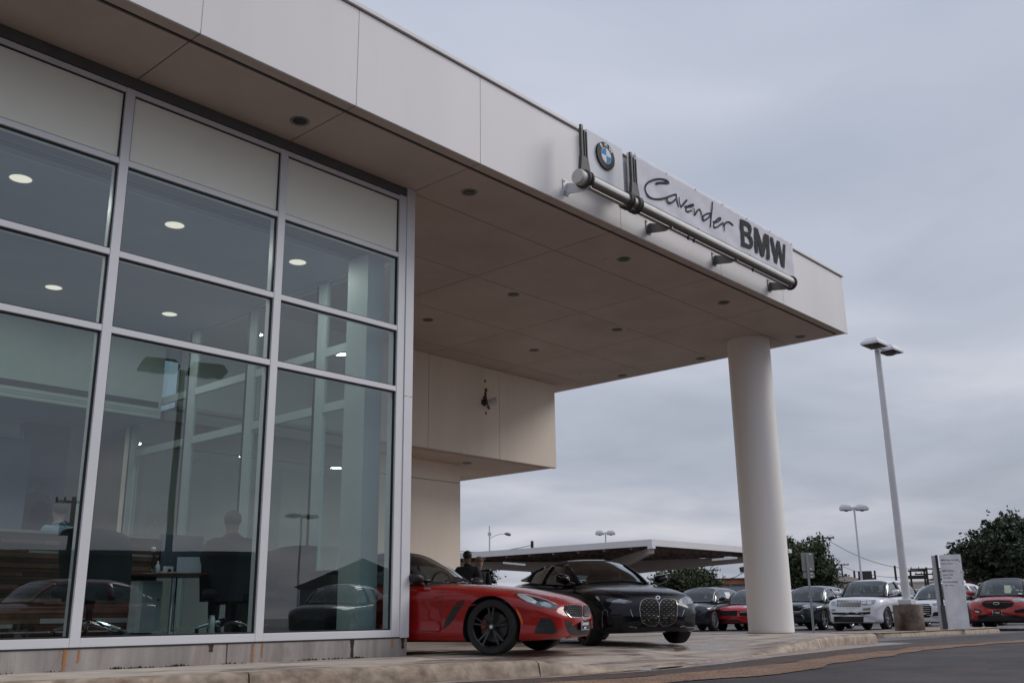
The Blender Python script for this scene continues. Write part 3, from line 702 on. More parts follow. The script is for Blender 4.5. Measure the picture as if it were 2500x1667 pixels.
# ================================================================== cars
def paint(name, col, flake=0., rough=.32, wet=True, coat=1.):
    m = bpy.data.materials.new(name); m.use_nodes = True; N, L = lnk(m); b = N['Principled BSDF']
    b.inputs['Base Color'].default_value = (*col, 1); b.inputs['Roughness'].default_value = rough
    b.inputs['Metallic'].default_value = flake; b.inputs['Specular IOR Level'].default_value = .12; b.inputs['Coat Weight'].default_value = coat; b.inputs['Coat Roughness'].default_value = .035
    c = N.new('ShaderNodeTexCoord')
    if flake:
        n = N.new('ShaderNodeTexNoise'); n.inputs['Scale'].default_value = 900; L.new(c.outputs['Object'], n.inputs['Vector'])
        r = N.new('ShaderNodeValToRGB'); r.color_ramp.elements[0].color = (*[x*.75 for x in col], 1); r.color_ramp.elements[1].color = (*[min(1, x*1.25) for x in col], 1)
        L.new(n.outputs[0], r.inputs[0]); L.new(r.outputs[0], b.inputs['Base Color'])
    if wet:   # beads of rain water: fine relief in the clear coat
        v = N.new('ShaderNodeTexVoronoi'); v.inputs['Scale'].default_value = 46; L.new(c.outputs['Object'], v.inputs['Vector'])
        r2 = N.new('ShaderNodeMapRange'); r2.inputs[1].default_value = .12; r2.inputs[2].default_value = .42; r2.inputs[3].default_value = 1; r2.inputs[4].default_value = 0; L.new(v.outputs['Distance'], r2.inputs[0])
        g = N.new('ShaderNodeNewGeometry'); s = N.new('ShaderNodeSeparateXYZ'); L.new(g.outputs['Normal'], s.inputs[0])
        k = N.new('ShaderNodeMapRange'); k.inputs[1].default_value = .55; k.inputs[2].default_value = .9; L.new(s.outputs[2], k.inputs[0])
        mu = N.new('ShaderNodeMath'); mu.operation = 'MULTIPLY'; L.new(r2.outputs[0], mu.inputs[0]); L.new(k.outputs[0], mu.inputs[1])
        bp = N.new('ShaderNodeBump'); bp.inputs['Strength'].default_value = .55; bp.inputs['Distance'].default_value = .004; L.new(mu.outputs[0], bp.inputs['Height'])
        L.new(bp.outputs[0], b.inputs['Coat Normal'])
    return m
M_tyre = mat('tyre_rubber', (.014, .014, .015), .75, var=.2, vscale=20)
M_rimb = mat('black_alloy', (.010, .010, .011), .2, spec=.4, coat=.4)
M_rims = mat('silver_alloy', (.45, .46, .48), .3, metal=.8)
M_gcar = mat_glass('car_glass', (.30, .34, .34), 1.5, 1.55)
M_gdark = mat_glass('dark_car_glass', (.025, .028, .03), 1.5, 1.6)
M_lampg = mat('headlamp_lens', (.30, .33, .36), .08, metal=.55, var=.35, vscale=9, coat=1)
M_lampd = mat('headlamp_housing', (.03, .034, .04), .12, coat=1, var=.4, vscale=14)
M_led = mat('lamp_reflector_strip', (.55, .58, .62), .25, metal=.4)
M_amber = mat('amber_reflector', (.62, .13, .02), .3, coat=.6)
M_liner = mat('wheel_well', (.008, .008, .008), .9)
M_seat = mat('cabin_trim', (.018, .018, .02), .7)
M_paper = mat('window_sticker_paper', (.72, .72, .74), .6)
M_disc = mat('brake_disc', (.05, .048, .045), .4, metal=.5)
M_redcal = mat('red_caliper', (.45, .02, .02), .35, coat=.6)

def smooth_interp(keys, x, s=.018):
    xs = [k[0] for k in keys]; ys = [k[1] for k in keys]
    return (np.interp(x-s, xs, ys)+2*np.interp(x-s*.5, xs, ys)+3*np.interp(x, xs, ys)+2*np.interp(x+s*.5, xs, ys)+np.interp(x+s, xs, ys))/9
def islands(Fs):
    par = {}
    def fd(a):
        while par.setdefault(a, a) != a: a = par[a]
        return a
    for f in Fs:
        for i in f[1:]: par[fd(i)] = fd(f[0])
    out_ = {}
    for f in Fs: out_.setdefault(fd(f[0]), []).append(f)
    return list(out_.values())
class Car:
    def __init__(s, name, label, cat, spec, loc, rz, scale=1., group=None):
        s.root = thing(name, label, cat, loc, rz, group, scale); s.S = spec; s.build_body(); s.build_cabin()
        for sd in (1, -1):
            for ax_ in (spec['fa'], spec['ra']): s.wheel(ax_, sd)
    def build_body(s):
        S = s.S; L_ = S['L']; W = S['W']/2
        fr = np.concatenate([[0, .004, .012, .024, .04, .06], np.linspace(.085, .93, 44), [.95, .965, .98, .99, 1.0]])
        k_ = lambda key, t, sm=.018: float(smooth_interp(S[key], t, sm))
        V = []; ring_n = None; s.stn = []
        for t in fr:
            zc, zs, w, zb = k_('zc', t), k_('zs', t), k_('w', t, .008)*W, k_('zb', t, .006)
            fl = S.get('flare', .02)
            xx = -t*L_
            for a in (S['fa'], S['ra']): w += fl*math.exp(-((xx-a)/.36)**2)
            zs = min(zs, zc-.005)
            h = zs-zb; cr = S.get('crease', .008)
            prof = [(0, zc), (.3*w, zc-.06*(zc-zs)), (.55*w, zc-.16*(zc-zs)), (.72*w, zc-.36*(zc-zs)), (.86*w, zs+.34*(zc-zs)), (.95*w, zs-.0*h), (.985*w, zs-.07*h), (1.0*w+cr, zs-.20*h), (.985*w, zs-.30*h), (.972*w, zs-.5*h), (.968*w, zs-.66*h), (.985*w, zs-.80*h), (.975*w, zs-.90*h), (.90*w, zb), (.5*w, zb), (0, zb)]
            P = cat_rom([Vector((0, a, b)) for a, b in prof], 2); ring_n = len(P)
            bow = S.get('bow', .26)
            for p in P:
                q = p.y/(W)
                fx = math.exp(-t*L_/.55)*bow*abs(q)**S.get('bowp', 2.4)
                rx = -math.exp(-(1-t)*L_/.5)*.16*abs(q)**2.4
                zt_ = (p.z-zb)/max(.05, zc-zb)
                tilt = math.exp(-t*L_/.3)*(S.get('tilt', .10)*max(0, zt_-.55)**1.5*2 + S.get('chin', .05)*max(0, .25-zt_)*4)
                V.append(Vector((xx-fx-tilt-rx, p.y, p.z)))
        n = ring_n; ns = len(fr); Fc = []
        for i in range(ns-1):
            for j in range(n-1): Fc.append((i*n+j, (i+1)*n+j, (i+1)*n+j+1, i*n+j+1))
        # closing caps, shrinking rings
        for end, sg in ((0, 1), (ns-1, -1)):
            prev = [end*n+j for j in range(n)]; z0 = (V[prev[0]].z+V[prev[-1]].z)/2; base = [V[i].copy() for i in prev]
            for sc_, bul in ((.88, .012), (.6, .02), (.3, .022), (0.02, .022)):
                cur = []
                for b in base:
                    V.append(Vector((b.x+sg*bul + (1-sc_)*(sg*.0), b.y*sc_, z0+(b.z-z0)*sc_))); cur.append(len(V)-1)
                # straighten inwards: x follows the bowed front
                for b, c in zip(base, cur):
                    q = abs(V[c].y)/W; q0 = abs(b.y)/W
                    if sg > 0:
                        V[c].x = b.x + S.get('bow', .26)*(q0**S.get('bowp', 2.4)-q**S.get('bowp', 2.4)) + bul
                    else: V[c].x = b.x-.16*(q0**2.4-q**2.4)-bul
                for j in range(n-1): Fc.append((prev[j], prev[j+1], cur[j+1], cur[j]) if sg > 0 else (prev[j+1], prev[j], cur[j], cur[j+1]))
                prev = cur
        me = bpy.data.meshes.new('body'); me.from_pydata([tuple(v) for v in V], [], Fc)
        bm = bmesh.new(); bm.from_mesh(me)
        geom = bm.verts[:]+bm.edges[:]+bm.faces[:]
        ret = bmesh.ops.duplicate(bm, geom=geom)
        for v in [g for g in ret['geom'] if isinstance(g, bmesh.types.BMVert)]: v.co.y *= -1
        bmesh.ops.remove_doubles(bm, verts=bm.verts, dist=.0012); bmesh.ops.recalc_face_normals(bm, faces=bm.faces)
        s.bvh = BVHTree.FromBMesh(bm)
        bm.to_mesh(me); bm.free()
        me.materials.append(S['paint']); me.materials.append(M_liner); me.materials.append(S.get('clad', M_black))
        cabin = S['cab']; x0, x1 = -cabin[0]*L_, -cabin[-1]*L_; ra = S['R']+S.get('arch', .05)
        for f in me.polygons:
            c = f.center
            if x1 < c.x < x0-.03 and f.normal.z > .5 and abs(c.y) < W*.80 and c.z > .6: f.material_index = 1
            if S.get('cladz') and c.z < S['cladz'] and abs(f.normal.z) < 2: f.material_index = 2
            if S.get('cladz'):
                for a in (S['fa'], S['ra']):
                    if math.hypot(c.x-a, c.z-S['R']) < ra+.07 and abs(c.y) > W*.7: f.material_index = 2
        me.polygons.foreach_set('use_smooth', [True]*len(me.polygons))
        tmp = bpy.data.objects.new('tmpbody', me); COL.objects.link(tmp); cut = []
        for a in (S['fa'], S['ra']):
            for sd in (1, -1):
                mb = MB(); m_ = 36
                y0, y1 = sd*(W-.34), sd*(W+.3)
                mb.lathe([(.001, y0), (ra, y0), (ra, y1), (.001, y1)], m_, Matrix.Translation((a, 0, S['R']-.01)), 'Y')
                c = mb.build('cut', M_liner, None); cut.append(c); b = tmp.modifiers.new('b', 'BOOLEAN'); b.object = c; b.operation = 'DIFFERENCE'; b.solver = 'EXACT'
                try: b.material_mode = 'TRANSFER'
                except Exception: pass
        bpy.context.view_layer.update()
        dg = bpy.context.evaluated_depsgraph_get(); me2 = bpy.data.meshes.new_from_object(tmp.evaluated_get(dg))
        bpy.data.objects.remove(tmp)
        for c in cut: bpy.data.objects.remove(c)
        me2.set_sharp_from_angle(angle=R_(38))
        me2.name = 'body'; o = bpy.data.objects.new('body', me2); COL.objects.link(o); o.parent = s.root; s.body = o
    def build_cabin(s):
        S = s.S; L_ = S['L']; W = S['W']/2
        c0, c1, c2, c3 = S['cab']      # cowl, roof front, roof rear, rear glass base (fractions)
        zbelt = S['belt']; fr = np.unique(np.concatenate([np.linspace(c0, c1, 12), np.linspace(c1, c2, 14), np.linspace(c2, c3, 10)]))
        TH = [0, 8, 16, 24, 32, 38, 43, S.get('pil', 50), 56, 62, 70, 78, 84, 90]; V = []; n = len(TH); e = S.get('sq', 3.4)
        pw = S.get('wtop', .80)
        roofz = max(k[1] for k in S['zr'])
        for t in fr:
            zr = float(smooth_interp(S['zr'], t, .02)); zb = float(smooth_interp(zbelt, t, .02)); wb = float(smooth_interp(S['wb'], t, .02))*W
            h = max(.0, zr-zb)
            for th in TH:
                a = R_(th); z = zb+h*abs(math.cos(a))**(2/e); fz = (z-zb)/(roofz-zb)
                wz = wb*(1-(1-pw)*fz); y = wz*abs(math.sin(a))**(2/e)
                q = y/W; bow = S.get('gbow', .22)*(1-min(1, max(0, (t-c0)/(c1-c0)))*.55) if t < (c1+c2)/2 else -.10*min(1, max(0, (t-(c1+c2)/2)/(c3-(c1+c2)/2)))
                V.append(Vector((-t*L_-bow*q**2*(1 if th < 90 else 1), y, z-.004)))
        ns = len(fr); groups = {}
        for i in range(ns-1):
            t = (fr[i]+fr[i+1])/2
            for j in range(n-1):
                th = (TH[j]+TH[j+1])/2
                if S.get('soft') and t > S['soft']: g = 'roof'
                elif 43 < th < 56: g = 'pillar' if not (c1 < t < c2) else 'roof'
                elif th <= 43: g = 'windscreen' if t < c1 else ('roof' if t < c2 else 'rear_window')
                else:
                    g = 'side_window'
                    for p0, p1 in S['bp']:
                        if p0 < t < p1: g = 'pillar'
                groups.setdefault(g, []).append((i*n+j, (i+1)*n+j, (i+1)*n+j+1, i*n+j+1))
        gl = S.get('glass', M_gcar)
        for g, Fs in [(g0, i0) for g0, Fs0 in groups.items() for i0 in (islands(Fs0) if g0 in ('pillar', 'side_window') else [Fs0])]:
            m_ = {'roof': S.get('roofm', S['paint']), 'pillar': S.get('pilm', S['paint']), 'windscreen': gl, 'rear_window': gl, 'side_window': S.get('sideglass', gl)}[g]
            mb = MB()
            for sd in (1, -1):
                mp = {}; VV = []; FF = []
                for f in Fs:
                    ff = []
                    for i in f:
                        if i not in mp: mp[i] = len(VV); VV.append(Vector((V[i].x, V[i].y*sd, V[i].z)))
                        ff.append(mp[i])
                    FF.append(tuple(ff) if sd > 0 else tuple(ff[::-1]))
                if g in ('side_window', 'pillar'):
                    o = mesh(g, VV, FF, m_, s.root, world=False, smooth=True)
                    if g == 'pillar': sm = o.modifiers.new('s', 'SOLIDIFY'); sm.thickness = .03; sm.offset = -1
                else: mb.add(VV, FF)
            if g not in ('side_window', 'pillar'):
                me = bpy.data.meshes.new(g); me.from_pydata([tuple(v) for v in mb.V], [], mb.F); bm = bmesh.new(); bm.from_mesh(me)
                bmesh.ops.remove_doubles(bm, verts=bm.verts, dist=.001); bmesh.ops.recalc_face_normals(bm, faces=bm.faces); bm.to_mesh(me); bm.free()
                me.polygons.foreach_set('use_smooth', [True]*len(me.polygons)); me.set_sharp_from_angle(angle=R_(50))
                o = link(g, me, m_, s.root)
            if g == 'roof': sm = o.modifiers.new('s', 'SOLIDIFY'); sm.thickness = .03; sm.offset = -1
        tmpV = [tuple(v) for v in V]+[(v.x, -v.y, v.z) for v in V]
        F2 = [f for Fs in groups.values() for f in Fs]; k = len(V); s.gbvh = BVHTree.FromPolygons(tmpV, F2+[tuple(i+k for i in f) for f in F2])
        # seats and wheel
        zb = float(smooth_interp(zbelt, (c1+c2)/2)); xm = -(c1*.8+c2*.2)*L_
        for yy in (.36, -.36):
            for rx_ in ([xm-.35] if S.get('two') else [xm-.45, xm-1.35]):
                if rx_ < -c3*L_+.3: continue
                MB().box(rx_-.06, rx_+.06, yy-.24, yy+.24, zb-.12, zb+.13).box(rx_-.05, rx_+.04, yy-.13, yy+.13, zb+.17, zb+(roofz-zb)*.62).build('seat', M_seat, s.root, world=False, bevel=.04)
        MB().box(-c0*L_-.75, -c0*L_-.2, -W*.72, W*.72, zb-.12, zb+.015).build('dashboard', M_seat, s.root, world=False, bevel=.03)
        MB().tube([(xm+.28+.06*math.cos(a), .36+.18*math.cos(a), zb+.02+.16*math.sin(a)) for a in np.linspace(0, 2*math.pi, 20)], .016, 6).build('steering_wheel', M_seat, s.root, world=False, smooth=True)
    def wheel(s, x, sd):
        S = s.S; R0 = S['R']; W = S['W']/2; rr = S.get('rim', .66)*R0; y = sd*(W-.012+S.get('wout', 0)); tw = .235
        st = S.get('spokes', 5); rm = S.get('rimm', M_rims)
        h = link('wheel', bpy.data.meshes.new('wheel'), None, s.root); h.location = (x, y-sd*tw/2, R0)
        mb = MB(); mb.lathe([(rr*.98, -tw/2+.01), (R0*.93, -tw/2), (R0*.985, -tw/2+.02), (R0, -tw*.25), (R0, tw*.25), (R0*.985, tw/2-.02), (R0*.93, tw/2), (rr*1.03, tw/2-.006), (rr*.98, tw/2-.02)], 48, ax='Y')
        hm = mb.build('wheel_tmp', M_tyre, None); me = hm.data; bpy.data.objects.remove(hm)
        me.polygons.foreach_set('use_smooth', [True]*len(me.polygons)); me.set_sharp_from_angle(angle=R_(50)); h.data = me; h.name = 'wheel'
        f = sd
        b = MB(); b.lathe([(rr*1.0, f*(tw/2-.012)), (rr*.985, f*(tw/2-.004)), (rr*.95, f*(tw/2-.012)), (rr*.93, f*(tw/2-.09)), (rr*.90, -f*tw/2)], 48, ax='Y')
        for i in range(st):
            a = 2*math.pi*i/st+.3
            for off in ((-.16, .16) if S.get('twin') else (0,)):
                w = .026*R0/.34 if S.get('twin') else .085
                ca, sa = math.cos(a), math.sin(a); c2, s2 = math.cos(a+off), math.sin(a+off)
                d0 = Vector((ca*rr*.14, f*(tw/2-.035), sa*rr*.14)); d1 = Vector((c2*rr*.965, f*(tw/2-.014), s2*rr*.965)); p = Vector((-sa, 0, ca))
                o0 = p*w*.5; o1 = p*w*.42; dn = Vector((0, -f*.028, 0))
                b.add([d0-o0, d0+o0, d1+o1, d1-o1, d0-o0+dn, d0+o0+dn, d1+o1+dn, d1-o1+dn], [(0, 1, 2, 3), (4, 7, 6, 5), (0, 4, 5, 1), (1, 5, 6, 2), (2, 6, 7, 3), (3, 7, 4, 0)])
        b.lathe([(.001, f*(tw/2-.022)), (rr*.15, f*(tw/2-.024)), (rr*.2, f*(tw/2-.04)), (rr*.2, f*(tw/2-.07))], 20, ax='Y')
        MB().lathe([(.001, -f*tw*.46), (rr*.97, -f*tw*.46)], 24, ax='Y').build('wheel_back', M_liner, h, world=False)
        b.build('rim', rm, h, world=False, smooth=True, sharp=35)
        MB().lathe([(.001, f*.0), (rr*.74, f*.0), (rr*.74, -f*.02)], 28, ax='Y').build('brake_disc', M_disc, h, world=False, smooth=True)
        MB().lathe([(.001, f*(tw/2-.0205)), (rr*.085, f*(tw/2-.0205)), (rr*.09, f*(tw/2-.024))], 16, ax='Y').build('hub_cap', S.get('hubm', M_steel), h, world=False, smooth=True)
        if S.get('caliper'):
            MB().box(-rr*.72, -rr*.42, -.01+f*.02, .03+f*.02, -rr*.12, rr*.34).build('caliper', S['caliper'], h, world=False, bevel=.02)
    # conforming pieces: an outline in a viewing plane, dropped on to the body
    def rays(s, kind, p):
        if kind == 'side': return Vector((p[0], 4, p[1])), Vector((0, -1, 0))
        if kind == 'front': return Vector((3, p[0], p[1])), Vector((-1, 0, 0))
        if kind == 'diag': d = Vector((-.72, -.69, 0)); r = Vector((.69, -.72, 0)); return Vector((-.6, .4, 0))-d*4+r*p[0]+Vector((0, 0, p[1])), d
        if kind == 'top': return Vector((p[0], p[1], 4)), Vector((0, 0, -1))
        if kind == 'cam':
            inv = s.root.matrix_basis.inverted(); o = inv @ CAM; q = inv @ (CAM+sight(*p)); return o, (q-o).normalized()
    def patch(s, name, pts, m_, kind='side', off=.004, res=None, bvh=None, mirror=False, smooth_=False, parent=None, skirt=.006):
        if smooth_: pts = [(v.x, v.y) for v in cat_rom([Vector((*p, 0)) for p in list(pts)+[pts[0]]], 4)[:-1]]
        per = sum(math.dist(pts[i], pts[i-1]) for i in range(len(pts))); res = res or max(per/60, .012 if kind != 'cam' else 2.0)
        B = []
        for i in range(len(pts)):
            a, b = pts[i], pts[(i+1) % len(pts)]; n = max(1, int(math.dist(a, b)/res)); B += [(a[0]+(b[0]-a[0])*k/n, a[1]+(b[1]-a[1])*k/n) for k in range(n)]
        nb = len(B)
        xs = [p[0] for p in B]; ys = [p[1] for p in B]; I = []
        def ins(x, y, L2=B):
            c = False
            for i in range(len(L2)):
                (x1, y1), (x2, y2) = L2[i], L2[i-1]
                if (y1 > y) != (y2 > y) and x < (x2-x1)*(y-y1)/(y2-y1)+x1: c = not c
            return c
        gx_ = np.arange(min(xs)+res/2, max(xs), res); gy_ = np.arange(min(ys)+res/2, max(ys), res)
        BB = np.array(B)
        for x in gx_:
            for y in gy_:
                if np.min(np.hypot(BB[:, 0]-x, BB[:, 1]-y)) > res*.55 and ins(x, y): I.append((float(x), float(y)))
        P2 = [Vector(p) for p in B+I]
        v2, _, f2, *_ = delaunay_2d_cdt(P2, [(i, (i+1) % nb) for i in range(nb)], [], 1, 1e-7)
        f2 = [f for f in f2 if ins(*(sum((v2[i] for i in f), Vector((0, 0)))/len(f)))]
        tree_ = bvh or s.bvh; hit = []; 
        for v in v2:
            o, d = s.rays(kind, v); h = tree_.ray_cast(o, d)
            if h[0] is None: hit.append(None); continue
            nn = h[1]; nn = nn if nn.dot(d) < 0 else -nn; hit.append((h[0], nn))
        sm_ = {}
        f2 = [tuple(f) for f in f2 if all(hit[i] is not None for i in f)]
        if not f2: print('patch missed', name, s.root.name); return None
        used = sorted({i for f in f2 for i in f}); mp = {i: k for k, i in enumerate(used)}
        V = [hit[i][0]+hit[i][1]*off for i in used]; Fc = [tuple(mp[i] for i in f) for f in f2]
        from collections import Counter
        ec_ = Counter(); 
        for f in Fc:
            for i in range(len(f)): ec_[tuple(sorted((f[i], f[(i+1) % len(f)])))] += 1
        n0 = len(V); V2 = V+[hit[i][0]-hit[i][1]*skirt for i in used]
        for e_, c in ec_.items():
            if c == 1: Fc.append((e_[0], e_[1], e_[1]+n0, e_[0]+n0))
        out_ = []
        for sg in ((1, -1) if mirror else (1,)):
            mb = MB().add([Vector((v.x, v.y*sg, v.z)) for v in V2], Fc)
            used2 = sorted({i for f in mb.F for i in f}); mp2 = {i: k for k, i in enumerate(used2)}
            mb.V = [mb.V[i] for i in used2]; mb.F = [tuple(mp2[i] for i in f) for f in mb.F]
            out_.append(mb.build(name, m_, parent or s.root, world=False, smooth=True, sharp=50))
        return out_
    def line(s, name, pts, w, m_, kind='side', off=.0025, curve=False, mirror=False, bvh=None, parent=None, skirt=.006, taper=False, res=None):
        if curve: pts = [(v.x, v.y) for v in cat_rom([Vector((*p, 0)) for p in pts], 5)]
        A, B = [], []
        for i, p in enumerate(pts):
            a, b = Vector(pts[max(i-1, 0)]), Vector(pts[min(i+1, len(pts)-1)]); d = (b-a).normalized(); q = Vector((-d.y, d.x))*w/2
            if taper: q *= max(.12, math.sin(math.pi*(i+.4)/len(pts)))
            A.append(tuple(Vector(p)+q)); B.append(tuple(Vector(p)-q))
        return s.patch(name, A+B[::-1], m_, kind, off, res=res or max(w*1.5, 1.5 if kind == 'cam' else .03), mirror=mirror, bvh=bvh, parent=parent, skirt=skirt)
    def mirrors(s, x, z, m_, size=1., arm=True):
        W = s.S['W']/2*float(smooth_interp(s.S['wb'], -x/s.S['L']))
        for sd in (1, -1):
            mb = MB(); V = []; 
            for k, (dx_, sc_) in enumerate([(-.07, .92), (-.04, 1), (.0, 1.0), (.05, .85), (.09, .5), (.105, .1)]):
                for i in range(14):
                    a = 2*math.pi*i/14; e_ = lambda q: math.copysign(abs(q)**.7, q)
                    V.append((x+dx_*size, sd*(W+.16*size+e_(math.cos(a))*.125*size*sc_), z+.06*size+e_(math.sin(a))*.078*size*sc_-(.02*size if math.cos(a)*1 < 0 else 0)))
            Fc = [(k*14+i, k*14+(i+1) % 14, (k+1)*14+(i+1) % 14, (k+1)*14+i) for k in range(5) for i in range(14)]+[tuple(range(14)), tuple(range(70, 84))]
            mm = mb.add(V, Fc).build('mirror', m_, s.root, world=False, smooth=True, sharp=60)
            MB().box(x-.075*size, x-.071*size, sd*(W+.16*size)-.1*size, sd*(W+.16*size)+.1*size, z+.0*size, z+.12*size).build('mirror_glass', M_chrome, mm, world=False)
            MB().bar((x+.0, sd*(W-.05), z-.03), (x, sd*(W+.14*size), z+.01), .05, .035).build('mirror_arm', M_black, mm, world=False, bevel=.01)

# ---- body curves (fractions of the length from nose to tail)
SPORT = dict(L=4.32, W=1.86, R=.335, fa=-.80, ra=-3.27, rim=.74, zc=[(0, .60), (.02, .67), (.06, .72), (.15, .80), (.28, .865), (.40, .90), (.5, .90), (.8, .93), (.93, .90), (1, .84)],
    zs=[(0, .50), (.03, .58), (.08, .65), (.18, .735), (.3, .79), (.42, .82), (.8, .86), (1, .78)], w=[(0, .74), (.02, .84), (.06, .93), (.14, .985), (.5, .985), (.8, 1.0), (.95, .92), (1, .8)],
    zb=[(0, .20), (.05, .17), (.2, .15), (.8, .16), (.93, .22), (1, .34)], cab=(.375, .53, .70, .80), belt=[(0, .87), (.4, .885), (.6, .90), (1, .93)],
    zr=[(.375, .895), (.45, 1.08), (.53, 1.235), (.58, 1.285), (.66, 1.27), (.74, 1.12), (.80, .93)], wb=[(.3, .78), (.42, .86), (.6, .88), (.8, .80)], bp=[(.655, .9)], two=True, bow=.34, flare=.03, crease=.004, wtop=.80, gbow=.30)
# ---- red two-seater, nearest
P_red = paint('red_paint', (.28, .007, .006), .0, .3, coat=.75)
S = dict(SPORT); S.update(L=4.42, fa=-.92, ra=-3.39, bow=.28, cab=(.39, .54, .70, .80), gbow=.42, zr=[(.39, .90), (.46, 1.12), (.54, 1.30), (.59, 1.355), (.66, 1.335), (.74, 1.17), (.80, .93)], paint=P_red, roofm=mat('black_soft_top', (.012, .012, .013), .8), pilm=M_black, spokes=5, twin=True, rimm=M_rimb, caliper=M_redcal, soft=None)
red = Car('sports_car', 'glossy red two seat sports car with black roof under the canopy behind the showroom corner', 'car', S, (7.64, -.25, -.012), R_(-70.6), .965)
q6 = lambda x, y: (950+x*.24679, 1280+y*.24679)      # photo crop coordinates of the red car
def h6(name, P, m_, **k): return red.patch(name, [q6(*p) for p in P], m_, 'cam', **k)
def l6(name, P, w, m_, **k): return red.line(name, [q6(*p) for p in P], w, m_, 'cam', **k)
h6('headlight', [(1228, 690), (1275, 678), (1340, 682), (1420, 700), (1520, 728), (1620, 765), (1672, 792), (1660, 828), (1630, 836), (1540, 825), (1450, 805), (1370, 775), (1300, 735)], M_lampd, mirror=True, off=.003)
h6('headlight_reflector', [(1262, 692), (1330, 694), (1400, 720), (1462, 762), (1440, 784), (1370, 762), (1300, 728)], M_led, mirror=True, off=.006)
h6('headlight_reflector', [(1480, 768), (1540, 766), (1600, 790), (1608, 818), (1560, 822), (1500, 800)], M_lampg, mirror=True, off=.006)
l6('daytime_light', [(1270, 688), (1350, 692), (1450, 715), (1560, 748), (1650, 790)], 1.6, M_led, off=.0075, mirror=True)
KF = [(1735, 800), (1760, 790), (1890, 796), (1908, 812), (1908, 905), (1890, 922), (1790, 915), (1740, 868), (1725, 840)]
KF2 = [(1925, 802), (1960, 795), (1978, 815), (1985, 880), (1975, 908), (1940, 912), (1920, 895)]
h6('kidney_grille', KF, M_liner, off=.004); l6('grille_frame', [(1742, 862), (1790, 914), (1890, 924), (1906, 905)], 1.1, M_chrome, off=.009)
h6('kidney_grille', KF2, M_black, off=.008)
for r in range(4):
    for c in range(6): x, y = 1757+c*23+(r % 2)*10, 806+r*24; h6('grille_pin', [(x-6, y-5), (x+3, y-6), (x+6, y+3), (x-2, y+6)], M_dark, off=.013, res=3)
h6('air_intake', [(1500, 925), (1590, 925), (1620, 950), (1668, 1060), (1610, 1082), (1450, 1075), (1437, 1055), (1478, 960)], M_black, off=.003, mirror=True)
l6('intake_fin', [(1520, 932), (1558, 928), (1552, 968), (1528, 975)], 2.2, M_dark, off=.012)
h6('centre_intake', [(1735, 945), (1800, 962), (1832, 1005), (1860, 1010), (1905, 1000), (1990, 985), (1994, 1080), (1900, 1095), (1790, 1092), (1760, 1040)], M_black, off=.003)
l6('front_lip', [(1780, 1105), (1870, 1112), (1960, 1098), (1998, 1080), (2000, 1000), (1985, 930)], 2.6, P_red, off=.018)
l6('splitter', [(1500, 1140), (1650, 1150), (1760, 1120), (1850, 1122), (1980, 1105)], 2.4, M_black, off=.006)
h6('side_vent', [(745, 742), (690, 755), (635, 815), (585, 895), (545, 980), (540, 1035), (600, 985), (650, 915), (700, 838), (735, 780)], M_black, off=.004)
h6('side_marker', [(1250, 820), (1275, 845), (1302, 890), (1328, 985), (1316, 988), (1296, 930), (1268, 872)], M_amber, off=.004)
l6('door_gap', [(520, 575), (522, 700), (520, 860), (512, 1050)], 1.3, M_reveal, off=.001)
l6('door_gap', [(145, 1040), (320, 1052), (512, 1052)], 1.2, M_reveal, off=.001)
l6('hood_gap', [(1130, 755), (1180, 712), (1240, 690)], 1.0, M_reveal, off=.001)
l6('bumper_gap', [(1135, 758), (1160, 770)], 1.0, M_reveal, off=.001)
h6('sill_trim', [(305, 985), (330, 968), (510, 975), (508, 1050), (320, 1048)], P_red, off=.012)
l6('crease_blade', [(300, 782), (480, 795), (700, 800), (860, 792)], 2.0, P_red, off=.010)
l6('crease_blade', [(160, 690), (330, 700), (520, 725), (740, 770)], 1.6, P_red, off=.009)
red.line('windscreen_frame', [q6(*p) for p in [(400, 318), (480, 330), (560, 352), (650, 405), (740, 465), (830, 525), (905, 552)]], 6.5, mat('satin_frame', (.55, .56, .6), .3, metal=.3), 'cam', bvh=red.gbvh, off=.012, taper=False)
h6('door_handle', [(350, 632), (412, 636), (410, 644), (352, 642)], M_steel, off=.02, res=2)
red.mirrors(-1.95, .90, M_black, .85)
# plate frame with dealer script
A_, B_ = q6(1888, 912), q6(1972, 1040)
o_, d_ = red.rays('cam', ((A_[0]+B_[0])/2, (A_[1]+B_[1])/2)); h_ = red.bvh.ray_cast(o_, d_)
if h_[0] is None: h_ = (Vector((.0, 0, .34)),)
pz = h_[0].z
MB().box(-.0, .02, -.155, .155, -.08, .08, Matrix.Translation((h_[0].x+.02, 0, pz))).build('licence_plate', M_black, red.root, world=False, bevel=.004)
FM = Matrix.Translation((h_[0].x+.0415, 0, pz)) @ Matrix(((0, 0, 1, 0), (1, 0, 0, 0), (0, 1, 0, 0), (0, 0, 0, 1)))
def ltext(car, s_, size, dy, dz, m_=M_panelw, sq=1, bold=.0015):
    cu = bpy.data.curves.new('t', 'FONT'); cu.body = s_; cu.size = size; cu.extrude = .001; cu.offset = bold; cu.align_x = 'CENTER'; cu.align_y = 'CENTER'; cu.resolution_u = 2
    o = bpy.data.objects.new('t', cu); COL.objects.link(o); dg = bpy.context.evaluated_depsgraph_get(); me = bpy.data.meshes.new_from_object(o.evaluated_get(dg)); bpy.data.objects.remove(o)
    me.transform(FM @ Matrix.Translation((dy, dz, 0)) @ Matrix.Scale(sq, 4, (1, 0, 0))); me.materials.clear(); return link('lettering', me, m_, car.root)
ltext(red, 'Cavender', .068, 0, 0); ltext(red, 'BMW', .035, 0, -.055)
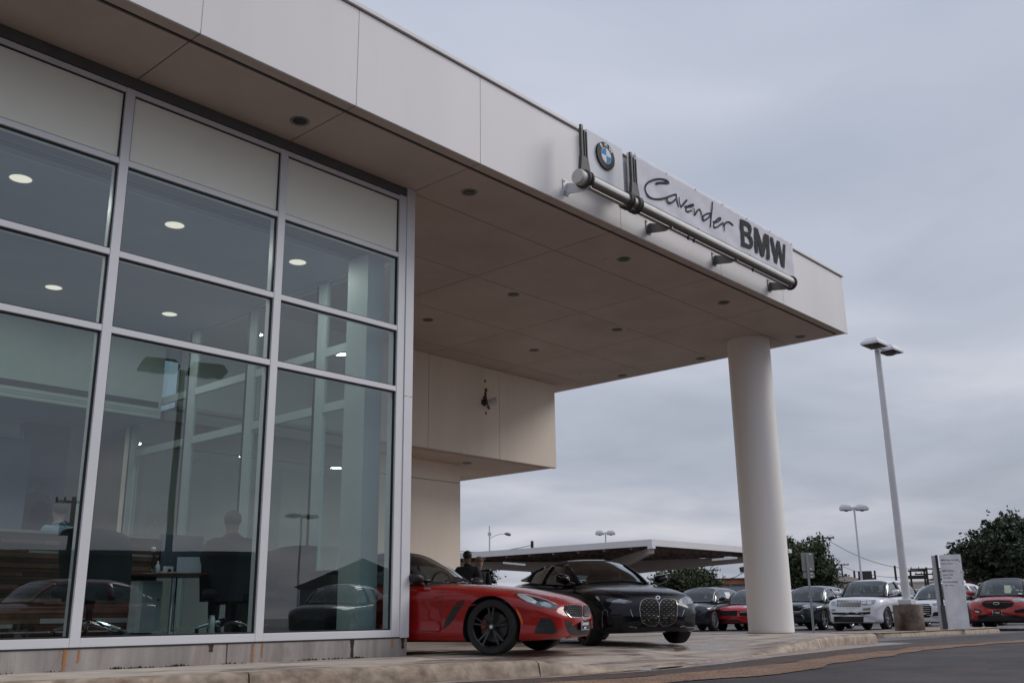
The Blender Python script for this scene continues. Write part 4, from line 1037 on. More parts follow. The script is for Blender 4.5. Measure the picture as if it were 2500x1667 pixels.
for q_ in [(-.15, -.147, -.08, .08), (.147, .15, -.08, .08), (-.15, .15, .074, .078), (-.15, .15, -.078, -.074)]:
    MB().box(.0205, .0225, q_[0], q_[1], q_[2], q_[3], Matrix.Translation((h_[0].x+.02, 0, pz))).build('plate_frame', M_panelw, red.root, world=False)
for i in range(7):
    MB().box(.0205, .0225, -.12+.038*i, -.10+.038*i, .04, .068, Matrix.Translation((h_[0].x+.02, 0, pz))).build('plate_mark', M_panelw, red.root, world=False)

# ---- black convertible
P_blk = paint('black_paint', (.002, .003, .007), .0, .25, coat=.42)
S = dict(L=4.77, W=1.85, R=.325, fa=-.86, ra=-3.71, rim=.72, zc=[(0, .60), (.015, .72), (.04, .80), (.10, .87), (.2, .93), (.29, .97), (.4, 1.0), (.6, 1.06), (.8, 1.11), (.93, 1.10), (1, 1.05)],
    zs=[(0, .50), (.02, .62), (.06, .72), (.15, .80), (.3, .86), (.8, .92), (1, .86)], w=[(0, .80), (.015, .88), (.05, .95), (.14, .995), (.5, .985), (.8, 1.0), (.95, .94), (1, .84)],
    zb=[(0, .21), (.05, .19), (.2, .17), (.8, .18), (.93, .24), (1, .36)], cab=(.285, .44, .66, .80), belt=[(0, .93), (.3, .955), (.6, 1.02), (.8, 1.09), (1, 1.1)],
    zr=[(.285, .96), (.36, 1.20), (.44, 1.385), (.50, 1.435), (.60, 1.43), (.70, 1.34), (.80, 1.12)], wb=[(.25, .80), (.35, .87), (.6, .88), (.8, .82)], bp=[(.52, .545), (.70, .9)], bow=.30, flare=.012, crease=.006, wtop=.77, gbow=.26, tilt=.05,
    paint=P_blk, roofm=mat('black_fabric_roof', (.01, .01, .011), .85), pilm=P_blk, spokes=5, twin=True, rimm=M_rimb, glass=mat_glass('tinted_car_glass', (.28, .33, .33), 1.9, 1.6), sideglass=M_gdark)
blk = Car('convertible', 'black convertible with fabric roof and two tall kidney grilles parked behind the red sports car', 'car', S, (9.84, .10, -.0), R_(-116), .925)
q1 = lambda x, y: (1250+x*.21259, 1300+y*.21259)
def h1(name, P, m_, **k): return blk.patch(name, [q1(*p) for p in P], m_, 'cam', **k)
def l1(name, P, w, m_, **k): return blk.line(name, [q1(*p) for p in P], w, m_, 'cam', **k)
KL = [(1530, 758), (1620, 755), (1662, 775), (1690, 815), (1692, 960), (1680, 1040), (1650, 1072), (1560, 1068), (1505, 1035), (1475, 980), (1462, 880), (1468, 820), (1490, 780)]
KR = [(1760, 757), (1850, 762), (1885, 785), (1900, 830), (1898, 920), (1885, 990), (1845, 1045), (1790, 1070), (1720, 1070), (1692, 1045), (1688, 960), (1690, 815), (1715, 775)]
M_pin = mat('grille_pin_metal', (.26, .25, .24), .4, metal=.3)
M_bronze = mat('bronze_chrome', (.40, .36, .34), .22, metal=.85)
for K in (KL, KR):
    h1('kidney_grille', K, M_bronze, off=.010); cxk = sum(p[0] for p in K)/len(K); cyk = sum(p[1] for p in K)/len(K)
    h1('grille_mesh', [(cxk+(x-cxk)*.94, cyk+(y-cyk)*.965) for x, y in K], M_liner, off=.014)
    for r in range(12):
        for c in range(4):
            x = min(p[0] for p in K)+28+c*54+(r % 2)*26; y = 782+r*24.5
            k2 = [(cxk+(a-cxk)*.80, cyk+(b-cyk)*.88) for a, b in K]; ok = False
            for i in range(len(k2)):
                (x1, y1), (x2, y2) = k2[i], k2[i-1]
                if (y1 > y) != (y2 > y) and x < (x2-x1)*(y-y1)/(y2-y1)+x1: ok = not ok
            if ok: h1('grille_pin', [(x-9, y-2), (x+8, y-3.5), (x+9, y+.5), (x-8, y+2)], M_pin, off=.016, res=3)
h1('headlight', [(942, 728), (975, 718), (1080, 722), (1180, 742), (1300, 765), (1380, 785), (1375, 800), (1300, 815), (1180, 808), (1060, 800), (1000, 785)], M_lampd, off=.003)
h1('headlight_reflector', [(955, 735), (985, 730), (1000, 750), (1010, 785), (985, 768)], M_led, off=.006, res=2)
h1('headlight_reflector', [(1075, 768), (1130, 750), (1230, 760), (1340, 782), (1280, 805), (1160, 795), (1090, 790)], M_lampg, off=.006)
h1('headlight', [(1908, 780), (1945, 752), (2020, 715), (2055, 730), (2082, 790), (2060, 812), (1985, 822), (1940, 815)], M_lampg, off=.003)
h1('emblem', [(1674+28*math.cos(a), 746+22*math.sin(a)) for a in np.linspace(0, 6.28, 17)[:-1]], M_led, off=.008, res=2)
h1('emblem_centre', [(1674+14*math.cos(a), 746+11*math.sin(a)) for a in np.linspace(0, 6.28, 13)[:-1]], M_ering, off=.012, res=2)
h1('air_intake', [(1110, 925), (1260, 928), (1275, 960), (1260, 1050), (1110, 1055), (1090, 1000)], M_liner, off=.003)
l1('intake_edge', [(1115, 930), (1150, 962), (1240, 964), (1270, 945), (1240, 930), (1130, 928)], 1.3, M_dark, off=.006)
l1('air_curtain_trim', [(1040, 1080), (1036, 960), (1050, 890), (1088, 885), (1105, 960)], 1.5, M_lampg, off=.006)
h1('air_intake', [(1995, 935), (2085, 915), (2100, 960), (2095, 1075), (1990, 1060), (1975, 1000)], M_liner, off=.003)
l1('intake_edge', [(2000, 950), (2080, 922), (2098, 930), (2096, 970)], 1.2, M_dark, off=.006)
l1('intake_edge', [(1930, 1080), (1962, 1068), (2020, 1088), (2110, 1082), (2128, 1100)], 2.0, M_lampg, off=.006)
l1('intake_edge', [(1340, 1072), (1390, 1080), (1430, 1090)], 2.0, M_lampg, off=.006)
l1('bumper_fin', [(1360, 880), (1370, 920), (1388, 962)], 1.4, M_lampg, off=.006); l1('bumper_fin', [(1978, 880), (1965, 920), (1945, 960)], 1.4, M_lampg, off=.006)
l1('hood_gap', [(700, 625), (860, 640), (1050, 660), (1240, 700), (1400, 735), (1560, 742), (1800, 735), (1900, 715), (2020, 700)], .9, M_reveal, off=.001)
l1('splitter', [(1340, 1150), (1700, 1160), (1960, 1150), (2090, 1125), (2140, 1130)], 2.2, M_black, off=.004)
blk.line('windscreen_frame', [q1(*p) for p in [(640, 330), (820, 318), (1050, 316), (1200, 325), (1310, 346)]], 1.4, M_steel, 'cam', bvh=blk.gbvh, off=.006)
blk.mirrors(-1.50, 1.0, P_blk, 1.0)
for c_, dy in ((red, 0), (blk, 0)):
    S_ = c_.S; x = -(S_['cab'][0]+.62*(S_['cab'][1]-S_['cab'][0]))*S_['L']-.22; zt_ = float(smooth_interp(S_['zr'], -x/S_['L']))-.07
    MB().box(x-.02, x+.02, -.12, .12, zt_-.06, zt_+.01).build('rear_view_mirror', M_black, c_.root, world=False, bevel=.012)
for c_ in (red, blk):     # wipers lying along the foot of the screen
    c_.line('wiper', [(-c_.S['cab'][0]*c_.S['L']-.10, -.62), (-c_.S['cab'][0]*c_.S['L']-.06, .05)], .02, M_black, 'top', off=.02, bvh=c_.gbvh)
    c_.line('wiper', [(-c_.S['cab'][0]*c_.S['L']-.10, -.05), (-c_.S['cab'][0]*c_.S['L']-.10, .62)], .02, M_black, 'top', off=.02, bvh=c_.gbvh)
# ------------------------------------------------------------------ parked row in the lot
def suv(L_=4.8, W=1.95, H=1.70, R=.37, hood=1.08, nose=.86, belt=1.12, c=(.24, .385, .86, .965), oh=.90, wb=2.85, boxy=0., **k):
    s = dict(L=L_, W=W, R=R, fa=-oh, ra=-oh-wb, rim=.70,
        zc=[(0, nose-.04), (.012, nose+.06), (.04, hood-.10+.06*boxy), (.10, hood-.04+.03*boxy), (.24, hood), (.5, hood+.03), (1, hood+.02)],
        zs=[(0, nose-.20), (.02, nose-.06), (.08, hood-.20+.06*boxy), (.24, hood-.12+.04*boxy), (.6, belt-.08), (1, belt-.10)],
        w=[(0, .84), (.015, .91), (.05, .965), (.14, 1.0), (.8, 1.0), (.95, .97), (1, .90)], zb=[(0, .30), (.05, .25), (.2, .24), (.8, .24), (.93, .30), (1, .42)],
        cab=c, belt=[(0, belt-.06), (c[0], hood-.02), (.5, belt), (1, belt+.02)],
        zr=[(c[0], hood), ((c[0]+c[1])/2, hood+(H-hood)*.58), (c[1], H-.06), (.5, H), (.75, H-.02), (c[2], H-.10), (c[3], belt+.1)],
        wb=[(0, .86), (.3, .90), (.7, .91), (1, .86)], bp=[(.50, .525), (.69, .72), (.93, 1)], bow=.22, flare=.015, crease=.006, wtop=.80, gbow=.16, sq=4.0, tilt=.04, cladz=None, clad=M_black)
    s.update(k); return s
def park(name, label, u, dist, theta, spec, scale=.95, dz=0., group='cars parked in a row in the lot'):
    p = PD(u, 1500, dist); d = Vector((p.x-CAM.x, p.y-CAM.y, 0)).normalized(); th = R_(theta)
    rvv = Vector((d.y, -d.x, 0)); hd = -d*math.cos(th)-rvv*math.sin(th)
    return Car(name, label, 'car', spec, (p.x, p.y, lot_z(p.x, p.y)+dz), math.atan2(hd.y, hd.x), scale, group)
r2 = lambda x, y: (1700+x*.17028, 1300+y*.17028)
r3 = lambda x, y: (2050+x*.234, 1200+y*.234)
def mk(car, f):
    def P_(name, P, m_, **k): return car.patch(name, [f(*p) for p in P], m_, 'cam', res=k.pop('res', 3), **k)
    def L_(name, P, w, m_, **k): return car.line(name, [f(*p) for p in P], w, m_, 'cam', **k)
    def G_(name, P, m_, **k): return car.patch(name, [f(*p) for p in P], m_, 'cam', res=k.pop('res', 3), bvh=car.gbvh, **k)
    return P_, L_, G_
def seams(car, mirror=True):
    S = car.S; L_ = S['L']; z1 = float(smooth_interp(S['zs'], .5))-.02
    for t in (.33, .51, .70): car.line('door_gap', [(-t*L_, z1), (-t*L_, .36)], .012, M_reveal, 'side', off=.001, mirror=True)
    car.line('belt_trim', [(-S['cab'][0]*L_-.25, z1+.06), (-.5*L_, z1+.07), (-.93*L_, z1+.05)], .022, S.get('trim', M_black), 'side', off=.004, mirror=True, res=.12)
    for x in (-.40*L_, -.585*L_): car.patch('door_handle', [(x, z1-.12), (x-.19, z1-.12), (x-.19, z1-.15), (x, z1-.15)], S['paint'], 'side', off=.02, mirror=True)
# white boxy off-roader
P_w = paint('white_car_paint', (.68, .69, .72), 0, .35, wet=False)
rr = park('off_roader', 'big white boxy off-roader with silver mesh grille behind the sign post', 2080, 36.5, 21, suv(5.0, 2.0, 1.84, .40, 1.20, 1.02, 1.26, (.23, .36, .90, .965), boxy=1.0, paint=P_w, roofm=P_w, pilm=M_black, sq=5, wtop=.84, twin=True, spokes=7, bow=.16, rimm=M_rims))
a, b, g = mk(rr, r3)
a('grille', [(-30, 1132), (222, 1136), (218, 1195), (-30, 1195)], M_liner); l_ = [(-24+i*16, 1146+(i % 2)*10) for i in range(16)]
for dy in (0, 13, 26, 39): b('grille_bar', [(x, y+dy-6) for x, y in l_], 1.2, M_steel, off=.008)
b('grille_frame', [(-30, 1130), (224, 1134)], .9, M_steel, off=.01); b('grille_frame', [(-30, 1197), (220, 1197)], .9, M_steel, off=.01)
a('headlight', [(228, 1138), (380, 1124), (380, 1150), (345, 1178), (228, 1182)], M_lampg); a('headlight_reflector', [(285, 1140), (325, 1137), (330, 1168), (290, 1172)], M_led, off=.006); a('headlight_reflector', [(240, 1145), (275, 1142), (275, 1170), (240, 1172)], M_led, off=.006)
a('headlight', [r for r in [(-98, 1142), (-40, 1142), (-40, 1190), (-90, 1186)]], M_lampg)
a('air_intake', [(240, 1215), (322, 1208), (320, 1235), (240, 1238)], M_steeld); a('air_intake', [(-85, 1225), (-45, 1225), (-45, 1242), (-85, 1242)], M_steeld)
a('lower_intake', [(-90, 1258), (150, 1258), (322, 1250), (318, 1272), (240, 1282), (-70, 1280)], M_liner); a('skid_plate', [(-60, 1300), (250, 1300), (250, 1420), (-60, 1420)], M_black, off=.003)
a('side_vent', [(510, 1252), (595, 1248), (592, 1264), (515, 1268)], M_black)
g('window_sticker', [(584, 970), (625, 972), (645, 1040), (602, 1038)], M_paper, off=.01); rr.mirrors(-1.62, 1.28, P_w, 1.15); seams(rr)
# dark grey green crossover
P_gn = paint('dark_teal_paint', (.022, .038, .045), .5, .3)
kia = park('crossover', 'dark grey green crossover just right of the round column', 1934, 38.5, 23, suv(4.8, 1.90, 1.70, .37, 1.08, .90, 1.12, paint=P_gn, roofm=P_gn, pilm=P_gn, trim=M_steel, spokes=5, cladz=.30))
a, b, g = mk(kia, r2)
a('grille', [(1300, 1050), (1500, 1050), (1530, 1070), (1480, 1125), (1300, 1125)], M_liner); b('grille_frame', [(1300, 1130), (1485, 1128), (1530, 1085), (1640, 1068)], .9, M_steel, off=.008)
a('headlight', [(1510, 1055), (1560, 1032), (1660, 1018), (1665, 1060), (1560, 1075)], M_lampg)
for i in range(4): a('headlight_reflector', [(1540+i*28, 1040-i*3), (1556+i*28, 1038-i*3), (1550+i*28, 1058-i*3), (1535+i*28, 1060-i*3)], M_led, off=.007, res=2)
a('lower_intake', [(1300, 1150), (1500, 1150), (1545, 1215), (1540, 1240), (1300, 1240)], M_black); a('fog_lamp', [(1500, 1165), (1530, 1180), (1555, 1228), (1535, 1225)], M_led, off=.006, res=2)
g('window_sticker', [(1938, 835), (2000, 838), (2040, 915), (1978, 920)], M_paper, off=.01); kia.mirrors(-1.55, 1.14, P_gn, 1.1); seams(kia)
kia.line('roof_trim', [r2(*p) for p in [(1790, 950), (1790, 880), (1820, 820), (1880, 795), (1960, 800)]], .7, M_steel, 'cam', bvh=kia.gbvh, off=.01)
# red sporty crossover, half behind the column
P_r2 = paint('bright_red_paint', (.46, .012, .018), 0, .3)
po = park('crossover', 'bright red low crossover mostly hidden behind the round column', 1792, 38.5, 20, suv(4.75, 1.96, 1.62, .37, 1.00, .82, 1.06, (.25, .41, .82, .95), paint=P_r2, roofm=P_r2, pilm=M_black, spokes=5, bow=.30))
a, b, g = mk(po, r2)
a('air_intake', [(330, 1118), (590, 1112), (585, 1192), (335, 1192)], M_liner); a('air_intake', [(612, 1122), (840, 1118), (840, 1192), (620, 1192)], M_liner); a('air_intake', [(262, 1115), (315, 1120), (318, 1195), (270, 1192)], M_liner)
b('intake_blade', [(625, 1135), (760, 1130)], 1.2, M_steel, off=.008); b('bumper_blade', [(265, 1215), (420, 1225), (600, 1222), (680, 1245), (840, 1250)], 1.6, P_r2, off=.02)
a('lower_intake', [(290, 1240), (600, 1240), (690, 1270), (840, 1275), (840, 1330), (300, 1330)], M_black, off=.003)
a('headlight', [(636, 1080), (690, 1045), (800, 1020), (830, 1060), (770, 1082)], M_lampg); a('headlight_reflector', [(690, 1058), (760, 1042), (750, 1072), (700, 1078)], M_led, off=.007, res=2); a('headlight', [(318, 1045), (345, 1030), (345, 1070), (322, 1085)], M_lampg)
po.mirrors(-1.55, 1.08, P_r2); seams(po)
# dark navy crossover behind the black convertible
P_nv = paint('dark_navy_paint', (.014, .018, .026), .5, .3)
lx = park('crossover', 'dark navy crossover with window sticker between the black convertible and the round column', 1668, 38, 24, suv(4.9, 1.92, 1.72, .38, 1.10, .92, 1.14, (.22, .36, .86, .965), paint=P_nv, roofm=P_nv, pilm=P_nv, trim=M_steel, spokes=10, twin=False))
a, b, g = mk(lx, r2)
a('headlight', [(-60, 1040), (0, 1015), (40, 1010), (20, 1050), (-40, 1080)], M_lampg); g('window_sticker', [(398, 852), (470, 856), (500, 938), (432, 942)], M_paper, off=.01)
lx.mirrors(-1.50, 1.17, P_nv, 1.15); seams(lx)
# white crossover behind the lamp base
P_w2 = paint('white_pearl_paint', (.62, .64, .67), 0, .35, wet=False)
au = park('crossover', 'white crossover with dark slatted grille behind the round concrete lamp base', 2247, 36, 25, suv(4.65, 1.90, 1.66, .36, 1.06, .86, 1.08, (.25, .40, .85, .96), paint=P_w2, roofm=P_w2, pilm=P_w2, spokes=5, twin=True))
a, b, g = mk(au, r3)
a('grille', [(800, 1172), (930, 1170), (955, 1195), (958, 1280), (935, 1310), (820, 1310)], M_liner)
for i in range(6): b('grille_bar', [(806, 1184+i*20), (945, 1186+i*20)], .8, M_steel, off=.008)
a('headlight', [(962, 1165), (1100, 1145), (1104, 1178), (1000, 1190), (975, 1185)], M_lampg); b('daytime_light', [(1000, 1188), (1100, 1176)], .8, M_led, off=.008); a('headlight_reflector', [(1045, 1155), (1075, 1152), (1075, 1174), (1048, 1176)], M_led, off=.007, res=2)
a('air_intake', [(978, 1255), (1080, 1245), (1098, 1270), (1085, 1290), (968, 1296)], M_liner); a('headlight', [(700, 1165), (760, 1175), (760, 1195), (705, 1190)], M_lampg)
au.mirrors(-1.52, 1.10, P_w2, 1.05); seams(au)
# red crossover at the right edge
fo = park('crossover', 'red crossover with black oval grille at the right edge beyond the direction sign', 2437, 35, 9, suv(4.8, 1.93, 1.74, .37, 1.12, .92, 1.16, (.22, .37, .87, .965), paint=paint('deep_red_paint', (.36, .028, .024), 0, .3), roofm=M_black, pilm=M_black, spokes=5, cladz=.34))
a, b, g = mk(fo, r3); fp = fo.S['paint']
a('grille', [(1475, 1160), (1520, 1135), (1640, 1128), (1780, 1132), (1820, 1160), (1800, 1195), (1720, 1218), (1580, 1218), (1500, 1195)], M_liner)
for i in range(4): b('grille_bar', [(1500, 1150+i*17), (1640, 1147+i*17), (1795, 1150+i*17)], .35, M_dark, off=.008)
a('emblem', [(1600+34+34*math.cos(t), 1164+14*math.sin(t)) for t in np.linspace(0, 6.28, 13)[:-1]], M_steel, off=.012, res=2); a('emblem_centre', [(1634+27*math.cos(t), 1164+9*math.sin(t)) for t in np.linspace(0, 6.28, 13)[:-1]], M_ering, off=.016, res=2)
a('licence_plate', [(1592, 1235), (1695, 1235), (1698, 1285), (1592, 1285)], M_black, off=.02); a('plate_frame', [(1612, 1252), (1675, 1252), (1675, 1268), (1612, 1268)], M_paper, off=.024, res=2)
for x_, w_ in ((1594, 6), (1688, 6)): a('plate_frame', [(x_, 1240), (x_+w_, 1240), (x_+w_, 1282), (x_, 1282)], M_paper, off=.024, res=2)
a('headlight', [(1405, 1120), (1450, 1110), (1485, 1135), (1460, 1150), (1410, 1150)], M_lampg); a('headlight', [(1795, 1125), (1860, 1110), (1960, 1100), (1970, 1140), (1830, 1150)], M_lampg); b('daytime_light', [(1800, 1130), (1900, 1112), (1960, 1106)], .8, M_led, off=.008)
a('air_intake', [(1405, 1215), (1470, 1235), (1480, 1262), (1415, 1262)], M_liner); a('air_intake', [(1820, 1235), (1930, 1215), (1960, 1260), (1830, 1262)], M_liner); a('fog_lamp', [(1415, 1235), (1460, 1245), (1460, 1258), (1418, 1256)], M_led, off=.007, res=2)
a('lower_intake', [(1440, 1285), (1830, 1285), (1930, 1300), (1930, 1345), (1450, 1345)], M_black)
b('bumper_blade', [(1450, 1272), (1560, 1285), (1700, 1288), (1850, 1278)], 1.1, fp, off=.012)
g('window_sticker', [(1715, 978), (1780, 978), (1788, 1058), (1722, 1058)], mat('pale_green_paper', (.45, .52, .38), .6), off=.01); g('window_sticker', [(1865, 1058), (1902, 1060), (1900, 1070), (1866, 1068)], M_paper, off=.012, res=2)
fo.mirrors(-1.55, 1.18, fp, 1.1); seams(fo)
# vehicles in the row behind
w3 = park('crossover', 'white wagon with roof rails between the direction sign and the red crossover, one row back', 2372, 46, 30, suv(4.8, 1.9, 1.76, .37, 1.1, .92, 1.14, paint=P_w, roofm=P_w, pilm=P_w, spokes=5), group='cars in the second row')
for s_ in (1, -1): MB().tube([(-1.9, s_*.62, 1.76), (-2.1, s_*.64, 1.83), (-3.9, s_*.64, 1.82), (-4.1, s_*.62, 1.74)], .02, 6).build('roof_rail', M_black, w3.root, world=False, smooth=True)
w3.mirrors(-1.5, 1.16, P_w); seams(w3)
w4 = park('sedan', 'pale silver car glimpsed between the dark grey green crossover and the white off-roader', 2050, 50, 24, suv(4.7, 1.85, 1.60, .35, 1.02, .84, 1.04, paint=paint('silver_paint', (.40, .42, .44), .3, .35, wet=False), roofm=None or P_w2, pilm=P_w2, spokes=5), group='cars in the second row')
w4.mirrors(-1.5, 1.06, P_w2); seams(w4)
w5 = park('crossover', 'white car roof showing just above the dark grey green crossover next to the column', 1915, 50, 24, suv(4.7, 1.85, 1.72, .35, 1.06, .86, 1.08, paint=P_w, roofm=P_w, pilm=P_w, spokes=5), group='cars in the second row'); seams(w5)
w6 = park('crossover', 'dark car between the tall white lamp and the white crossover, one row back', 2195, 45, 24, suv(4.7, 1.85, 1.62, .35, 1.06, .86, 1.08, paint=P_nv, roofm=P_nv, pilm=P_nv, spokes=5), group='cars in the second row'); seams(w6)
P_rdk = paint('dark_red_paint', (.16, .006, .006), 0, .3, wet=False)
# cars standing behind the photographer, mirrored faintly in the showroom glass
for i, (x, y, rz, m_, lb_) in enumerate([(15.0, -12.6, 150, P_nv, 'dark navy crossover parked across the road from the showroom'), (21.5, -13.6, 165, P_w2, 'white crossover parked across the road from the showroom'), (5.9, -12.9, 172, P_rdk, 'bright red crossover parked across the road from the showroom')]):
    c_ = Car('crossover', lb_, 'car', suv(4.7, 1.88, 1.66, .36, 1.06, .88, 1.1, paint=m_, roofm=m_, pilm=m_, spokes=5), (x, y, -.15), R_(rz), .95, 'cars parked across the road'); seams(c_)
# ================================================================== people
M_skin = mat('skin', (.42, .24, .17), .55, var=.05)
M_skin2 = mat('skin_dark', (.16, .085, .055), .55, var=.05)
def skinned(name, verts, edges, m_, parent, sub=2):
    """one continuous surface grown round a jointed skeleton; verts: (x,y,z,r)"""
    me = bpy.data.meshes.new(name); me.from_pydata([v[:3] for v in verts], edges, [])
    o = bpy.data.objects.new(name, me); COL.objects.link(o)
    sk = o.modifiers.new('skin', 'SKIN'); sk.use_smooth_shade = True; sk.branch_smoothing = .4
    if not me.skin_vertices: 
        me.attributes.new if False else None
    for i, v in enumerate(verts):
        r = v[3]; r = r if isinstance(r, tuple) else (r, r)
        me.skin_vertices[0].data[i].radius = r
    me.skin_vertices[0].data[0].use_root = True
    o.modifiers.new('sub', 'SUBSURF').levels = sub
    dg = bpy.context.evaluated_depsgraph_get(); me2 = bpy.data.meshes.new_from_object(o.evaluated_get(dg)); bpy.data.objects.remove(o)
    me2.polygons.foreach_set('use_smooth', [True]*len(me2.polygons)); me2.name = name; me2.materials.clear()
    return link(name, me2, m_, parent)
def person(label, loc, rz, scale=1., pose='stand', jacket=None, trousers=None, hair=None, skin=None, hat=None, glasses=False, group=None, tuck=None):
    r = thing('person', label, 'person', loc, rz, group, scale); sk_ = skin or M_skin
    lean = .30 if pose == 'desk' else 0.; seat = pose in ('desk', 'sit')
    ph = .50 if seat else .93       # pelvis height
    def up(z, dx_=0): return (dx_+lean*(z-ph)*1.0, z)   # x forward
    T = {}
    def pt(k, x, y, z, rad): T[k] = (x, y, z, rad)
    pt('pel', 0, 0, ph, .14); x, z = up(ph+.20); pt('sp', x, 0, z, (.15, .115)); x, z = up(ph+.40); pt('ch', x, 0, z, (.17, .125)); x, z = up(ph+.51); pt('nb', x, 0, z, .088); 
    x, z = up(ph+.575); pt('nk', x+.01, 0, z, .06); x, z = up(ph+.64); pt('h1', x+.025, 0, z, (.074, .082)); x, z = up(ph+.72); pt('h2', x+.03, 0, z, (.088, .10)); x, z = up(ph+.785); pt('h3', x+.01, 0, z, (.072, .082))
    E_ = [('pel', 'sp'), ('sp', 'ch'), ('ch', 'nb'), ('nb', 'nk'), ('nk', 'h1'), ('h1', 'h2'), ('h2', 'h3')]
    hx, hz = T['h2'][0], T['h2'][2]; pt('nose', hx+.105, 0, hz-.03, .014); E_.append(('h1', 'nose')) if False else None
    del T['nose']
    for s, n in ((1, 'l'), (-1, 'r')):
        x, z = up(ph+.465)
        pt(n+'sh', x, s*.19, z, .058)
        if pose == 'desk': pt(n+'el', x+.16, s*.27, z-.24, .043); pt(n+'wr', x+.36, s*.14, z-.26, .03); hd = Vector((1, -s*.35, -.05)).normalized()
        elif pose == 'pocket': pt(n+'el', x-.06, s*.29, z-.29, .045); pt(n+'wr', x+.10, s*.19, z-.47, .03); hd = Vector((.5, -s*.2, -.8)).normalized()
        else: pt(n+'el', x-.02, s*.24, z-.29, .045); pt(n+'wr', x+.05, s*.25, z-.53, .03); hd = Vector((.12, 0, -1)).normalized()
        E_ += [('ch', n+'sh'), (n+'sh', n+'el'), (n+'el', n+'wr')]
        w = Vector(T[n+'wr'][:3]); side = Vector((0, s, 0)); pal = w+hd*.075; pt(n+'pm', *pal, (.036, .018)); E_.append((n+'wr', n+'pm'))
        sd = hd.cross(side).normalized()
        for f, (o_, ln) in enumerate([(-.027, .068), (-.009, .078), (.009, .074), (.026, .056)]):
            b0 = pal+sd*o_+hd*.02; b1 = b0+hd*ln*.55-side*.008; b2 = b1+hd*ln*.4-side*.022
            for q, b in enumerate((b0, b1, b2)): pt(f'{n}f{f}{q}', *b, .0088-.0012*q)
            E_ += [(n+'pm', f'{n}f{f}0'), (f'{n}f{f}0', f'{n}f{f}1'), (f'{n}f{f}1', f'{n}f{f}2')]
        t0 = w+hd*.03-sd*.034; t1 = t0+(hd-sd*.7).normalized()*.035; pt(n+'t0', *t0, .012); pt(n+'t1', *t1, .010); pt(n+'t2', *(t1+hd*.025), .008); E_ += [(n+'wr', n+'t0'), (n+'t0', n+'t1'), (n+'t1', n+'t2')]
        pt(n+'hp', 0, s*.095, ph-.03, .095)
        if seat: pt(n+'kn', .42, s*.12, ph+.0, .062); pt(n+'an', .40, s*.12, .09, .042); pt(n+'ft', .52, s*.13, .04, .035)
        else: pt(n+'kn', .02, s*.11, .49, .062); pt(n+'an', -.01, s*.11, .09, .042); pt(n+'ft', .14, s*.13, .04, .035)
        E_ += [('pel', n+'hp'), (n+'hp', n+'kn'), (n+'kn', n+'an'), (n+'an', n+'ft')]
    keys = list(T); ix = {k: i for i, k in enumerate(keys)}
    body = skinned('body', [T[k] for k in keys], [(ix[a], ix[b]) for a, b in E_], sk_, r)
    def cloth(name, ks, m_, grow, ends=()):
        kk = [k for k in keys if k in ks]; jx_ = {k: i for i, k in enumerate(kk)}; VV = []
        for k in kk:
            v = T[k]; rad = v[3] if isinstance(v[3], tuple) else (v[3], v[3]); VV.append((*v[:3], tuple(q+grow for q in rad)))
        return skinned(name, VV, [(jx_[a], jx_[b]) for a, b in E_ if a in jx_ and b in jx_], m_, r)
    cloth('jacket', ['pel', 'sp', 'ch', 'nb', 'nk', 'lsh', 'lel', 'lwr', 'rsh', 'rel', 'rwr'], jacket, .040 if pose == 'desk' else .026)
    cloth('trousers', ['pel', 'lhp', 'lkn', 'lan', 'rhp', 'rkn', 'ran'], trousers or M_dark, .018)
    for s, n in ((1, 'l'), (-1, 'r')):
        a, b = Vector(T[n+'an'][:3]), Vector(T[n+'ft'][:3])
        MB().tube([a+Vector((-.05, 0, -.05)), a+Vector((0, 0, -.035)), b, b+Vector((.05, 0, -.005))], [.035, .05, .043, .02], 12).build('shoe', M_black, r, world=False, smooth=True)
    # face: nose, eyes, mouth, ears on the head surface
    H0 = Vector((hx, 0, hz))
    def blob(nm, c, rx, ry, rz_, m_, n=12, zmin=-9, half=None):
        mb = MB(); mb.lathe([(math.sin(math.pi*i/10)*1., -math.cos(math.pi*i/10)) for i in range(11)], n)
        mb.V = [Vector((c[0]+v.x*rx, c[1]+v.y*ry, c[2]+max(v.z, zmin)*rz_)) for v in mb.V]
        return mb.build(nm, m_, r, world=False, smooth=True)
    blob('nose', H0+Vector((.088, 0, -.02)), .02, .013, .024, sk_); blob('mouth', H0+Vector((.078, 0, -.062)), .010, .024, .006, mat('lips', (.30, .10, .08), .5))
    for s in (1, -1):
        blob('eye', H0+Vector((.080, s*.030, .010)), .008, .012, .007, M_dark); blob('ear', H0+Vector((-.005, s*.078, -.012)), .02, .01, .03, sk_)
    if hair: blob('hair', H0+Vector((-.022, 0, .022)), .108, .098, .102, hair, 20, -.6)
    if hat: blob('beanie', H0+Vector((-.008, 0, .040)), .108, .100, .092, hat, 22, -.15)
    if hat: MB().lathe([(.103, .0), (.112, .015), (.104, .032)], 22, Matrix.Translation(H0+Vector((-.006, 0, .02)))).build('beanie_cuff', hat, r, world=False, smooth=True)
    if glasses:
        for s in (1, -1): MB().lathe([(.017, 0), (.020, .002), (.017, .004)], 14, Matrix.Translation(H0+Vector((.098, s*.028, .008))), 'X').build('glasses', M_black, r, world=False)
    return r
J_black = mat('black_jacket', (.012, .013, .018), .8, var=.15, vscale=12, bump=.2, bscale=30)
J_navy = mat('charcoal_jumper', (.016, .020, .030), .85, var=.15, vscale=12, bump=.2, bscale=30)
J_blue = mat('light_blue_shirt', (.22, .36, .46), .75, var=.1, vscale=10)
H_blk = mat('black_hair', (.010, .009, .009), .6, bump=.4, bscale=60)
